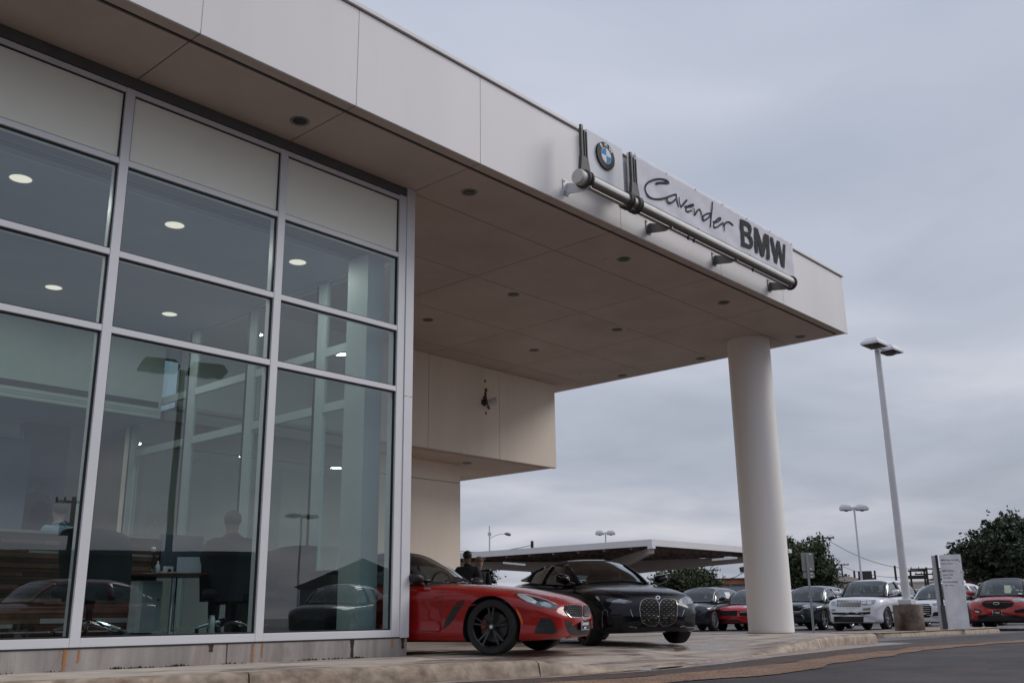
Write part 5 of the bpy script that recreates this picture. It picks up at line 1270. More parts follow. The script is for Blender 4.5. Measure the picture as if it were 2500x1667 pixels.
H_gry = mat('grey_brown_hair', (.09, .07, .055), .7, bump=.4, bscale=60)
M_knit = mat('tan_knit', (.24, .155, .085), .9, var=.25, vscale=30, bump=.5, bscale=90)
pa_ = PD(1141, 1500, 20.3); pb_ = PD(1170, 1500, 20.5)
va = math.atan2(pa_.y-CAM.y, pa_.x-CAM.x)
person('man in a black jacket with short black hair seen from behind, beside the wall edge', (pa_.x, pa_.y, .03), va-.15, .955, 'pocket', J_black, M_dark, H_blk, M_skin2)
person('person in tan knitted beanie and glasses facing the camera, behind the red sports car', (pb_.x, pb_.y, .03), va+math.pi+.15, .89, 'stand', J_black, M_dark, None, M_skin, M_knit, True)
# ================================================================== island, lamps, signs, carport, far buildings, trees
DH = lambda u, v, d: PD(u, v, d)
def gz(p): return lot_z(p.x, p.y)
# kerbed island
isl = [(20.85, 1.75), (21.1, 1.45), (21.8, 1.32), (24, 1.2), (26.5, 1.05), (27.9, .98), (28.35, 1.15), (28.45, 1.6), (28.2, 2.4), (27.5, 2.7), (24, 2.9), (21.4, 2.9), (20.85, 2.5)]
IZ = -.055
iroot = bpy.data.objects.new('kerb', None); COL.objects.link(iroot); struct(iroot)
def loop_pts(P, k=5): 
    Q = cat_rom([Vector((x, y, 0)) for x, y in P+[P[0]]], k)[:-1]; return [(q.x, q.y) for q in Q]
ip = loop_pts(isl)
_sv = kroot; kroot = iroot
kerb_run(ip+[ip[0]], lambda i: IZ, -.17, w=.15, joints=[12, 22, 36, 50])
kroot = _sv
struct(mesh('island_slab', [(x, y, IZ-.006) for x, y in ip], [tuple(range(len(ip)))], mat('island_concrete', (.30, .225, .17), .85, var=.2, vscale=3)))

M_lampw = mat('lamp_white_paint', (.66, .66, .69), .45, var=.03)
M_lens = mat('lamp_lens', (.10, .095, .085), .2, var=.2, vscale=20)
# near parking lamp on a round concrete base
lb = PD(2222, 1536, 28); lb.z = IZ-.01
pl2 = thing('parking_lamp', 'tall white parking lamp with two flat square heads on a round concrete base', 'lamp post', lb)
M_cyl = tweak_concrete(mat('lamp_base_concrete', (.17, .125, .095), .9, var=.25, vscale=5, bump=.4, bscale=20), (.4, .33, .28), 2.2, (.45, .6))
bz = PD(2222, 1475, 28).z
MB().lathe([(.36, 0), (.365, .02), (.365, bz-lb.z-.02), (.35, bz-lb.z), (.001, bz-lb.z)], 40, Matrix.Translation(lb)).build('concrete_base', M_cyl, pl2, smooth=True)
MB().box(lb.x-.17, lb.x+.17, lb.y-.17, lb.y+.17, bz, bz+.13).build('base_cover', M_lampw, pl2, bevel=.02)
ztop = PD(2165, 852, 28).z
MB().tube([(lb.x, lb.y, bz+.1), (lb.x, lb.y, (bz+ztop)/2), (lb.x, lb.y, ztop)], [.10, .09, .075], 24).build('pole', M_lampw, pl2, smooth=True)
for quad in [[(2100, 843), (2143.5, 835), (2169.6, 846), (2127.5, 854.6)], [(2139.7, 860.4), (2181, 851.7), (2206.6, 861.6), (2165.8, 870)]]:
    zz_ = ztop+.02; Q = [PX(u, v, 2, zz_) for u, v in quad]; c = sum(Q, Vector())/4
    hd = MB(); T = [c+(q-c)*.55+Vector((0, 0, .2)) for q in Q]; Md = [q+Vector((0, 0, .07)) for q in Q]
    hd.add(Q+Md+T, [(0, 1, 2, 3), (0, 4, 5, 1), (1, 5, 6, 2), (2, 6, 7, 3), (3, 7, 4, 0), (4, 8, 9, 5), (5, 9, 10, 6), (6, 10, 11, 7), (7, 11, 8, 4), (8, 11, 10, 9)])
    h_ = hd.build('lamp_head', M_lampw, pl2, bevel=.012)
    I = [c+(q-c)*.90-Vector((0, 0, .004)) for q in Q]; mesh('lamp_lens', I, [(0, 1, 2, 3)], M_dark, h_)
    MB().lathe([(.001, -.09), (.13, -.06), (.19, -.01), (.2, .0)], 20, Matrix.Translation(c-Vector((0, 0, .006)))).build('lamp_bowl', M_lens, h_, smooth=True)
    MB().bar((lb.x, lb.y, zz_+.07), (c.x, c.y, zz_+.07), .07, .06).build('lamp_arm', M_lampw, pl2)
# twin dome lamps further off
def dome_lamp(u, v, d, w, label, cat='lamp post', group=None):
    t = PD(u, v, d); g = gz(t); r = thing('parking_lamp', label, cat, (t.x, t.y, g), math.atan2(RGT.y, RGT.x), group)
    Ht = t.z-g
    MB().tube([(0, 0, 0), (0, 0, Ht)], [.07, .05], 12).build('pole', M_lampw, r, world=False, smooth=True)
    for s in (-1, 1):
        hb = MB(); V = []
        for k, (sc_, zz) in enumerate([(.92, -.08), (1, 0), (.97, .12), (.82, .22), (.5, .28), (.05, .30)]):
            for i in range(20):
                a = 2*math.pi*i/20; ca, sa = math.cos(a), math.sin(a)
                e_ = lambda q: math.copysign(abs(q)**.6, q)
                V.append((s*w*.27+e_(ca)*w*.22*sc_, e_(sa)*w*.17*sc_, Ht-.05+zz*w/1.7))
        Fc = [(k*20+i, k*20+(i+1) % 20, (k+1)*20+(i+1) % 20, (k+1)*20+i) for k in range(5) for i in range(20)]+[tuple(range(100, 120))]
        hb.add(V, Fc); h_ = hb.build('lamp_head', M_lampw, r, world=False, smooth=True)
        MB().lathe([(.001, -.16), (w*.10, -.10), (w*.14, -.04), (w*.15, 0)], 14, Matrix.Translation((s*w*.27, 0, Ht-.05))).build('lamp_lens', M_lens, h_, world=False, smooth=True)
    MB().box(-w*.1, w*.1, -.04, .04, Ht-.02, Ht+.07).build('lamp_arm', M_lampw, r, world=False)
    return r
dome_lamp(2085, 1240, 62, 1.75, 'white twin dome lamp on a slim pole behind the white boxy off-roader')
dome_lamp(1478, 1301, 84, 1.75, 'white twin dome lamp rising behind the carport roof')
# cobra street lamp on a thin pole at the left
t = PD(1195, 1283, 75); cl = thing('street_lamp', 'street lamp with curved arm left of the carport roof', 'street lamp', (t.x, t.y, gz(t)), math.atan2(RGT.y, RGT.x))
Ht = t.z-gz(t)
MB().tube([(0, 0, 0), (0, 0, Ht)], [.10, .05], 10).build('pole', M_lampw, cl, world=False, smooth=True)
MB().tube([(0, 0, Ht-.95), (.35, 0, Ht-.75), (.8, 0, Ht-.62), (1.15, 0, Ht-.6)], .022, 8).build('arm', M_steel, cl, world=False, smooth=True)
MB().tube([(1.1, 0, Ht-.6), (1.3, 0, Ht-.62), (1.55, 0, Ht-.68), (1.62, 0, Ht-.7)], [.03, .12, .11, .04], 12).build('lamp_head', M_steeld, cl, world=False, smooth=True)
MB().box(-.13, .13, -.1, .1, Ht-.72, Ht-.5).build('collar', M_lampw, cl, world=False)
# signpost seen from behind
b_ = PD(1986, 1536, 32); b_.z = gz(b_)
sp = thing('sign_post', 'two grey sign plates seen from behind on a thin steel post right of the column', 'sign', b_)
tz_ = PD(1972, 1350, 32).z
MB().tube([b_, (b_.x, b_.y, tz_)], .034, 10).build('post', mat('galvanised_steel', (.34, .35, .35), .4, metal=.6, var=.08), sp, smooth=True)
M_signback = mat('sign_back_aluminium', (.30, .31, .305), .5, metal=.3, var=.05)
rv = Vector((RGT.x, RGT.y, 0)).normalized(); vw = Vector((-rv.y, rv.x, 0))
def plate(u0, v0, u1, v1, d, rad=.05, name='sign_plate', m_=None, par=None):
    A = PD((u0+u1)/2, (v0+v1)/2, d); hw = (u1-u0)/2/FPX*A_depth(A); hh = (v1-v0)/2/FPX*A_depth(A)
    P = []
    for sx, sz, a0 in [(1, 1, 0), (-1, 1, 90), (-1, -1, 180), (1, -1, 270)]:
        for a in (0, 30, 60, 90): P.append((sx*(hw-rad)+rad*math.cos(R_(a0+a)), sz*(hh-rad)+rad*math.sin(R_(a0+a))))
    off = vw*.05
    return MB().prism(P, lambda a, b: A+off+rv*a+Vector((0, 0, b)), lambda a, b: A+off+vw*.006+rv*a+Vector((0, 0, b))).build(name, m_ or M_signback, par)
def A_depth(A): return (A-CAM).dot(FWD)
plate(1958, 1348.5, 1988, 1393, 32, par=sp); plate(1962, 1396, 1990, 1410.5, 32, par=sp)
for vv in (1352, 1388, 1399, 1407):
    q = PD(1974+(vv-1350)*.075, vv, 32); MB().box(q.x-.07, q.x+.07, q.y-.045, q.y-.03, q.z-.015, q.z+.015).build('sign_clamp', M_steel, sp)
# totem direction sign
tb = PD(2335, 1532, 29.3); tb.z = IZ-.01
to = thing('direction_sign', 'white slab direction sign with black left edge and small grey writing on the kerbed island', 'sign', tb)
tt = PD(2322, 1353, 29.3).z
q0, q1 = PD(2300, 1440, 29.3), PD(2350, 1440, 29.3)
ax = Vector((rv.x*.92+vw.x*.39*-1, rv.y*.92+vw.y*.39*-1, 0)).normalized(); ay = Vector((-ax.y, ax.x, 0))
def tbox(a0, a1, d0, d1, z0, z1, nm, m_, bev=.006):
    M = Matrix(((ax.x, ay.x, 0, tb.x), (ax.y, ay.y, 0, tb.y), (0, 0, 1, 0), (0, 0, 0, 1)))
    return MB().box(a0, a1, d0, d1, z0, z1, M).build(nm, m_, to, bevel=bev)
tbox(-.20, .33, 0, .12, tb.z, tt, 'slab', mat('bright_white_panel', (.86, .86, .88), .5))
tbox(-.40, -.235, .02, .10, tb.z, tt-.01, 'side_slab', mat('pale_grey_panel', (.5, .5, .53), .4))
tbox(-.30, -.235, -.012, .13, tb.z+.35, tt+.0, 'edge_strip', M_black, .003)
tbox(-.325, -.21, -.03, .14, tb.z, tb.z+.62, 'edge_cover', mat('grey_post_cover', (.07, .07, .075), .5))
tM = lambda a, z: Matrix.Translation(tb+ax*a+ay*-.003+Vector((0, 0, z))) @ Matrix(((ax.x, 0, -ax.y*-1*0+(-ay.x), 0), (ax.y, 0, -ay.y, 0), (0, 1, 0, 0), (0, 0, 0, 1)))
hz = tt-tb.z
M_txt = mat('grey_lettering', (.10, .10, .12), .5)
for s_, dz_, sz_, a_ in [('BMW New Car Sales', .14, .062, -.17), ('8:00 am - 7:00 pm', .235, .045, -.16), ('BMW Service', .42, .062, -.17), ('Monday - Friday', .525, .045, -.16), ('7:30 - 6:00 pm', .605, .045, -.16), ('Pre-Owned Sales', .71, .062, -.17), ('8:00 - 7:00 pm', .80, .045, -.14)]:
    text('lettering', s_, sz_, tM(a_, hz-dz_), M_txt, to, .001, .0006, .82, 'LEFT')
for dz_ in (.19, .46, .75): tbox(.285, .3, -.004, -.001, hz+tb.z-dz_-.02, hz+tb.z-dz_+.02, 'arrow_mark', M_txt, 0)
# small white camera housing on the column
q = PD(1925, 1349, math.hypot(CX-CAM.x, CYc-CAM.y)+.02)
sc_ = thing('security_camera', 'small white camera housing on the right side of the round column', 'camera', q)
MB().box(q.x-.07, q.x+.06, q.y-.05, q.y+.05, q.z-.01, q.z+.07).build('housing', M_white, sc_, bevel=.012)
MB().lathe([(.001, -.05), (.03, -.045), (.035, -.01)], 12, Matrix.Translation(q)).build('lens_dome', M_black, sc_, smooth=True)

# ------------------------------------------------------------------ carport
cp = thing('carport', 'wide pale steel carport with rising tapered arms beyond the dark convertible', 'carport', (42, 24.6, -.2))
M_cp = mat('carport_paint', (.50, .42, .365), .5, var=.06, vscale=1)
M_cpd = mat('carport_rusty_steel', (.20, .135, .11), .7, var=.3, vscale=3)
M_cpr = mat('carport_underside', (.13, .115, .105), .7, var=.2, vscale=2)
cx0, cx1, cy0, cy1, cz = 36.4, 47.6, 18.2, 36.5, 3.48
cyc = 26.6; cxc = 42.0
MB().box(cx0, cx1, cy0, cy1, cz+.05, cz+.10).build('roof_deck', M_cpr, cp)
for nm, a in [('fascia_board', (cx0-.05, cx0, cy0-.05, cy1, cz, cz+.30)), ('fascia_board', (cx0+.001, cx1, cy0-.05, cy0, cz, cz+.30)), ('fascia_board', (cx1, cx1+.05, cy0-.05, cy1, cz, cz+.3))]:
    MB().box(*a).build(nm, M_fascia, cp)
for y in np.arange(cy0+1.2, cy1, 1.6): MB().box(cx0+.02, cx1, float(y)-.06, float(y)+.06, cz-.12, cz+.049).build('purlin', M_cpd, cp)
def arm(p0, p1, h0, h1, w=.22, m_=M_cp):
    p0, p1 = Vector(p0), Vector(p1); d = (p1-p0); s = Vector((-d.y, d.x, 0)).normalized()*w/2; N = 8; V = []
    for i in range(N+1):
        t = i/N; p = p0+d*t; h = h0+(h1-h0)*t**.8
        for q, zz in ((-1, 0), (1, 0), (1, -1), (-1, -1)): V.append(p+s*q+Vector((0, 0, zz*h)))
    Fc = [(i*4+j, i*4+(j+1) % 4, (i+1)*4+(j+1) % 4, (i+1)*4+j) for i in range(N) for j in range(4)]+[(0, 1, 2, 3), (N*4+3, N*4+2, N*4+1, N*4)]
    return MB().add(V, Fc).build('tapered_arm', m_, cp)
zt = cz-.125
for tx, ty in [(cx0+.15, cy0+.1), (cx1-.1, cy0+.15), (cx0+.1, 32.8), (cx1-.1, 33)]: arm((cxc, cyc-1.5, zt-.16), (tx, ty, zt+.05), .82, .26)
MB().box(cx0-.06, cx0+.2, cy0-.07, cy0+.2, cz-.12, cz+.12).build('corner_block', M_panelw, cp)
MB().lathe([(.28, -.2), (.28, zt-.7), (.4, zt-.5)], 20, Matrix.Translation((cxc, cyc-1.5, 0))).build('post', M_cp, cp, smooth=True)
for a, b in [((1228, 1373), (1283, 1378)), ((1738, 1366), (1800, 1361))]:
    A, B = PD(*a, 50), PD(*b, 50); MB().bar(A, B, .09).build('strip_light', mat('strip_light_white', (.8, .8, .8), .4), cp)
for uu, vv in [(1700, 1400), (1890, 1385)]: pass

# ------------------------------------------------------------------ far buildings, each turned to the road
M_brick = mat('orange_brick', (.36, .13, .07), .85, var=.3, vscale=1.2)
M_tanb = mat('tan_stucco', (.52, .45, .38), .8, var=.08)
M_bluem = mat('blue_grey_metal', (.22, .28, .31), .5, var=.08)
M_roofd = mat('dark_roofing', (.05, .045, .045), .8)
M_win = mat('dark_window', (.02, .025, .03), .15)
def far_box(name, label, u0, u1, vt, d, depth, m_, cat='building', wins=0, roof=None):
    A, B = PD(u0, 1480, d), PD(u1, 1480, d); A.z = B.z = 0; top = PD((u0+u1)/2, vt, d).z; g = -.21
    axx = (B-A).normalized(); ayy = Vector((-axx.y, axx.x, 0)); L_ = (B-A).length
    r = thing(name, label, cat, (A.x, A.y, g), math.atan2(axx.y, axx.x))
    Hh = top-g
    MB().box(0, L_, 0, depth, 0, Hh).build('wall', m_, r, world=False)
    MB().box(-.1, L_+.1, -.1, depth, Hh+.002, Hh+.12).build('parapet', roof or M_roofd, r, world=False)
    for i in range(wins):
        x = L_*(i+.5)/wins; MB().box(x-.5, x+.5, -.03, .05, Hh*.35, Hh*.7).build('window', M_win, r, world=False)
    return r, L_, Hh
far_box('brick_building', 'low orange brick building beyond the carport left of the round column', 1742, 1905, 1413, 100, 10, M_brick, wins=3)
far_box('metal_shed', 'blue grey metal shed in front of the orange brick building', 1768, 1900, 1428, 88, 6, M_bluem, 'shed', wins=2)
r, L_, Hh = far_box('tan_building', 'tan building with rounded roof behind the white boxy off-roader', 2028, 2102, 1424, 80, 9, M_tanb, wins=3)
V = []; n = 14
for y in (-.12, 9):
    for i in range(n+1):
        a = math.pi*i/n; V.append((L_/2-math.cos(a)*(L_/2+.1), y, Hh+.13+math.sin(a)*.42))
MB().add(V, [(i, i+1, n+2+i, n+1+i) for i in range(n)]+[tuple(range(n+1)), tuple(range(n+1, 2*n+2))[::-1]]).build('curved_roof', M_tanb, r, world=False, smooth=True)
r, L_, Hh = far_box('brick_building', 'orange brick building with rooftop unit behind the tall white lamp', 2074, 2140, 1413, 120, 12, M_brick, wins=2)
MB().box(L_-1.6, L_-.1, .5, 2, Hh+.12, Hh+.9).build('rooftop_unit', M_roofd, r, world=False)
far_box('long_building', 'long low tan building behind the white crossover', 2205, 2335, 1420, 110, 12, M_tanb, wins=6, roof=M_wallp)
far_box('red_building', 'dark red building half hidden under the right-hand tree', 2366, 2420, 1408, 62, 8, mat('dark_red_siding', (.13, .03, .025), .8, var=.2), wins=1)
t = PD(2292, 1392, 116); g = -.21
tk = thing('storage_tank', 'grey cylindrical tank on the roofline left of the direction sign', 'tank', (t.x, t.y, g))
MB().lathe([(.95, 0), (.95, t.z-g-.9), (.7, t.z-g-.7), (.7, t.z-g), (.001, t.z-g)], 20).build('tank_body', mat('tank_metal', (.30, .31, .31), .5, metal=.3, var=.1), tk, world=False, smooth=True)
MB().lathe([(1.1, t.z-g-1.0), (1.1, t.z-g-.86)], 20).build('tank_collar', M_roofd, tk, world=False)
# utility poles and wires
M_pole = mat('weathered_timber', (.045, .038, .033), .9, var=.3)
def pole(u, vt, d, label, arms=(), name='utility_pole', rad=.13):
    t = PD(u, vt, d); g = -.21; r = thing(name, label, 'utility pole', (t.x, t.y, g), math.atan2(RGT.y, RGT.x))
    MB().tube([(0, 0, 0), (0, 0, t.z-g)], [rad, rad*.75], 8).build('shaft', M_pole, r, world=False, smooth=True)
    for dz, w in arms:
        MB().box(-w, w, -.06, .06, t.z-g-dz-.06, t.z-g-dz+.06).build('crossarm', M_pole, r, world=False)
        for s in (-1, -.5, .5, 1): MB().lathe([(.04, 0), (.05, .08), (.02, .16)], 6, Matrix.Translation((s*w*.92, 0, t.z-g-dz+.06))).build('insulator', M_steeld, r, world=False)
    return t
pole(1299, 1320, 66, 'dark bare pole top rising above the left end of the carport roof')
pole(2008, 1306, 100, 'utility pole with crossarm and insulators behind the tree right of the column', [(.25, 1.1)])
pole(2085, 1393, 100, 'short dark pole above the tan rounded building')
pole(2135, 1392, 105, 'dark pole beside the rooftop unit of the orange brick building')
pole(2184, 1380, 100, 'thin dark pole just left of the tall white lamp')
tp = pole(2261, 1384, 100, 'utility pole with two crossarms between the white lamp and the direction sign', [(.15, 1.5), (.62, 1.1)])
pole(2054, 1376, 130, 'faint far pole right of the middle tree', [(.1, .9)])
# angled pipe rack left of the double crossarm pole
pr = thing('pipe_rack', 'dark horizontal pipes between the tall white lamp and the crossarm pole', 'rack', (tp.x, tp.y, -.21))
for v_ in (1393, 1406.5, 1411): MB().bar(PD(2216, v_, 100), PD(2262, v_-1, 100), .16).build('pipe', M_pole, pr)
for u_ in (2222, 2256): MB().bar(PD(u_, 1392, 100), Vector((PD(u_, 1392, 100).x, PD(u_, 1392, 100).y, -.2)), .14).build('rack_post', M_pole, pr)
def wire(a, b, sag=.6, label='', d=None):
    A, B = a, b; P = [A.lerp(B, i/14)-Vector((0, 0, sag*4*(i/14)*(1-i/14))) for i in range(15)]
    o = MB().tube(P, .022, 4, cap=False).build('power_line', M_pole); tag(o, label, 'cable', 'power lines along the far street')
W_ = 'thin power line sagging over the far street behind the parked cars'
wire(PD(2008, 1309, 100), PD(2261, 1388, 100), .9, 'power line from the pole behind the middle tree to the double crossarm pole'); wire(PD(2050, 1379, 128), PD(2330, 1385, 110), 1.2, 'faint far power line running low behind the tall white lamp'); wire(PD(2260, 1386, 100), PD(2480, 1350, 90), .8, 'power line from the double crossarm pole into the right-hand tree')
wire(PD(1100, 1343, 80), PD(1299, 1330, 80), .3, 'upper power line above the left end of the carport roof'); wire(PD(1100, 1352, 80), PD(1400, 1352, 80), .3, 'lower power line just above the left end of the carport roof')
# traffic signal glimpsed past the left edge of the column
tq = PD(1818, 1388, 60); tl = thing('traffic_signal', 'dark signal head on a hanging cable beside the left edge of the column', 'traffic light', tq)
MB().bar(PD(1806, 1391, 60), PD(1828, 1386, 60), .22, .3).build('signal_housing', M_roofd, tl, bevel=.03)
MB().tube([PD(1770, 1415, 60), PD(1795, 1408, 60), PD(1820, 1394, 60)], .02, 5).build('cable', M_roofd, tl)

# ------------------------------------------------------------------ trees
M_leaf = mat('oak_leaf', (.05, .07, .028), .6, var=.45, vscale=1.2, col2=(.022, .036, .014))
M_leaf2 = mat('dark_leaf', (.034, .050, .022), .6, var=.45, vscale=1.0, col2=(.014, .024, .010))
M_bark = mat('bark', (.06, .048, .038), .9, var=.3, vscale=8)
def tree(base, height, spread, trunk_h, label, m_, n_leaf, seed, lobes, leaf=.16, lean=(0, 0), drift=0.):
    rg = random.Random(seed); r = thing('tree', label, 'tree', base)
    tb_ = MB(); top = Vector((lean[0]*.4, lean[1]*.4, trunk_h))
    tb_.tube([(0, 0, -.1), (.03, 0, trunk_h*.5), top], [.26, .2, .17], 10)
    limbs = []
    for L0 in lobes:
        c = Vector(L0[:3]); p1 = top.lerp(c, .45)+Vector((rg.uniform(-.2, .2), rg.uniform(-.2, .2), .1)); tb_.tube([top-Vector((0, 0, .2)), p1, c, c+(c-p1)*.45], [.12, .08, .04, .01], 6); limbs.append((p1, c))
    tb_.build('trunk', M_bark, r, world=False, smooth=True)
    V = []; Fc = []
    tot = sum(L0[3]**2 for L0 in lobes)
    for L0 in lobes:
        c = Vector(L0[:3]); R0 = L0[3]
        nn = int(n_leaf*R0**2/tot); ntw = max(8, nn//16)
        for _ in range(ntw):
            d = Vector((rg.gauss(0, 1), rg.gauss(0, 1), rg.gauss(0, .85))).normalized(); rad = R0*(rg.random()**.5)*rg.uniform(.7, 1.38)
            p = c+Vector((d.x*rad, d.y*rad, d.z*rad*.85)); td = (d+Vector((-rv.x*drift, -rv.y*drift, .25))).normalized(); tl_ = rg.uniform(.4, 1.15)
            for q in range(16):
                t = rg.random(); w = p+td*(t-.3)*tl_+Vector((rg.gauss(0, .09), rg.gauss(0, .09), rg.gauss(0, .07)))
                a = Vector((rg.gauss(0, 1), rg.gauss(0, 1), rg.gauss(0, 1))).normalized(); a = (a+td*.8).normalized()
                b = a.cross(Vector((rg.gauss(0, 1), rg.gauss(0, 1), rg.gauss(0, 1)))).normalized(); s = leaf*rg.uniform(.6, 1.3)
                k = len(V); V += [w-a*s*.6, w+b*s*.32, w+a*s*.6, w-b*s*.32]; Fc.append((k, k+1, k+2, k+3))
    mesh('crown', V, Fc, m_, r, world=False)
    return r
def lob(pts, d, org):   # crown lobes given on sight lines at distance d: (u, v, radius in px)
    O_ = []
    for i, (u, v, rp_) in enumerate(pts):
        dd = d+((i*37) % 5-2)*.5; p = PD(u, v, dd); R0 = rp_/FPX*A_depth(p); O_.append((p.x-org.x, p.y-org.y, p.z-org.z, R0))
    return O_
o3 = PD(2440, 1500, 58); o3.z = -.205
tree(o3, 6, 4, 1.7, 'broad dark tree with windswept crown at the right edge behind the red crossover', M_leaf2, 26000, 5,
     lob([(2400, 1345, 36), (2440, 1310, 36), (2480, 1300, 40), (2372, 1372, 24), (2430, 1375, 40), (2490, 1360, 48), (2530, 1320, 50), (2352, 1342, 12), (2550, 1380, 60), (2460, 1405, 34), (2390, 1395, 22)], 58, o3), .2, drift=.9)
o2 = PD(1975, 1500, 66); o2.z = -.205
tree(o2, 5, 3, 1.3, 'leafy tree just right of the round column behind the sign post', M_leaf, 20000, 6,
     lob([(1945, 1365, 30), (1985, 1360, 30), (2010, 1385, 24), (1930, 1400, 36), (1980, 1405, 34), (2028, 1400, 14), (1935, 1335, 13), (1993, 1335, 14), (2020, 1420, 18), (1915, 1350, 24), (1890, 1390, 34)], 66, o2), .19)
o1 = PD(1690, 1500, 64); o1.z = -.205
tree(o1, 3, 3, .9, 'low leafy tree under the carport arm, left of the orange brick building', M_leaf, 14000, 8,
     lob([(1640, 1415, 20), (1675, 1412, 24), (1710, 1415, 24), (1735, 1425, 14), (1620, 1425, 14), (1690, 1435, 24), (1650, 1435, 20)], 64, o1), .17)
o4 = PD(1192, 1500, 60); o4.z = -.205
tree(o4, 3, 3, .9, 'small sparse shrub glimpsed behind the two people', M_leaf, 1500, 9, lob([(1190, 1405, 10), (1178, 1398, 8), (1192, 1418, 10)], 60, o4), .15)
# ================================================================== showroom interior
FL = .27
M_floor = mat('showroom_floor_tile', (.22, .22, .225), .25, var=.06, vscale=2)
M_ceil = mat('interior_ceiling', (.30, .34, .39), .7, var=.02)
M_iw = mat('interior_wall', (.31, .37, .35), .7, var=.03)
M_iwd = mat('interior_blue_grey_wall', (.17, .19, .24), .7, var=.05)
M_iwc = mat('interior_column_paint', (.40, .47, .47), .55, var=.02)
M_disco = mat_emit('lit_downlight', (1.0, .82, .66), 1.15)
room = thing('showroom_room', 'showroom interior behind the glass with grey ceiling, pale walls and bulkhead', 'room', (0, 5, FL))
IX0, IX1, IY1 = -8.5, 5.83, 11.2
box('floor', M_floor, room, IX0, IX1, 1.62, IY1, FL-.1, FL)
box('ceiling', M_ceil, room, IX0, IX1, 1.98, 7.4, 5.15, 5.25)
box('ceiling_edge_trim', M_iwc, room, IX0, IX1, 1.945, 1.979, 5.13, 5.19)
box('window_head_recess', M_iwd, room, IX0, IX1, 1.5, 1.98, 5.62, 5.7)
box('window_head_recess', M_iwd, room, IX0, IX1, 1.90, 1.944, 5.25, 5.6)
box('bulkhead', M_iw, room, IX0, IX1, 7.4, 7.6, 3.757, 5.145)
box('air_slot', M_dark, room, IX0, IX1-.06, 7.385, 7.399, 3.94, 4.03)
for z in (3.86, 3.82): box('bulkhead_groove', M_iwd, room, IX0, IX1-.02, 7.394, 7.399, z, z+.008)
box('low_ceiling', M_ceil, room, IX0, IX1, 7.601, IY1, 3.76, 3.9)
box('back_wall', M_iw, room, IX0, IX1, IY1+.001, IY1+.15, FL, 3.9)
box('left_wall', M_iw, room, IX0-.1, IX0, 1.7, IY1, FL, 5.3)
box('dark_wall_panel', M_iwd, room, 2.35, 4.35, 8.9, 9.1, FL, 3.4)
box('dark_wall_panel', M_iwd, room, 4.36, 5.15, 9.3, 9.5, FL, 3.75)
box('doorway', M_dark, room, 2.75, 3.15, 8.885, 8.899, FL, 2.95)
# side glazing facing the driveway
for y0, y1 in [(2.86, 3.06), (4.62, 4.82), (6.36, 6.56), (8.2, 8.4)]:
    box('side_mullion', M_iwc, room, 5.84, 5.90, y0, y1, FL, 5.14); box('side_mullion_seal', M_gasket, room, 5.835, 5.905, y1+.01, y1+.022, FL, 5.12); box('side_mullion_seal', M_gasket, room, 5.835, 5.905, y1+.04, y1+.05, FL, 5.12)
yy = [2.0, 2.86, 3.12, 4.62, 4.88, 6.36, 6.62, 8.2]
for a, b in zip(yy[::2], yy[1::2]):
    for z in (4.07, 3.26): box('side_transom', M_iwc, room, 5.845, 5.895, a+.004, b-.004, z-.06, z+.06)
    box('side_sill', M_iwc, room, 5.845, 5.9, a+.004, b-.004, FL, FL+.06)
    for z0, z1 in ((FL+.06, 3.2), (3.32, 4.01), (4.13, 5.14)): mesh('side_pane', [(5.87, a, z0), (5.87, b, z0), (5.87, b, z1), (5.87, a, z1)], [(0, 1, 2, 3)], g_show, room)
box('side_head', M_iwc, room, 5.82, 5.96, 2.0, 8.75, 5.145, 5.3)
box('side_upper_panel', M_wallp, bld, 5.965, 6.06, 1.48, 8.74, 5.16, H-.002)
box('corner_column', M_iwc, room, 5.52, 5.80, 1.56, 1.98, FL, 5.14)
box('side_wall', M_wallp, bld, 5.9, 6.06, 8.4, 8.74, -.05, 5.15)
box('side_plinth', M_plinth, pl, 5.9, 6.055, 1.61, 8.38, -.12, FL-.02)
refl_block = thing('reflection_block', 'added dark low block inside the side glazing by the corner column, standing in for dark reflections', 'cabinet', (5.5, 3, FL))
MB().box(5.45, 5.78, 2.15, 4.4, FL, FL+.72).build('block_body', M_dark, refl_block, bevel=.01)  # added dark block: stands for dark reflections and hides the red car behind
MB().box(5.43, 5.80, 2.13, 4.42, FL+.722, FL+.75).build('block_top', M_black, refl_block)
# lit ceiling lights
for x in (-4.2, -2.3, -.45, 1.38, 3.23, 5.07):
    for y in (2.53, 5.95):
        o = MB().lathe([(.001, 0), (.115, 0)], 28).build('ceiling_light', M_disco, room, smooth=True); o.location = (x, y, 5.146)
        ald = bpy.data.lights.new('ceiling_lamp', 'AREA'); ald.shape = 'DISK'; ald.size = .24; ald.energy = 15; ald.color = (1, .93, .84); al = bpy.data.objects.new('ceiling_lamp', ald); COL.objects.link(al); al.parent = o; al.location = (0, 0, -.012)
        MB().lathe([(.115, -.002), (.128, -.004), (.13, .002)], 28).build('light_ring', M_white, o, world=False, smooth=True)
for x, y in ((4.96, 9.9), (2.6, 9.9), (.2, 9.9), (-2, 9.9)):
    o = MB().lathe([(.001, 0), (.12, 0)], 24).build('ceiling_light', M_disco, room); o.location = (x, y, 3.757)
    ald = bpy.data.lights.new('ceiling_lamp', 'AREA'); ald.shape = 'DISK'; ald.size = .24; ald.energy = 15; ald.color = (1, .93, .84); al = bpy.data.objects.new('ceiling_lamp', ald); COL.objects.link(al); al.parent = o; al.location = (0, 0, -.012)
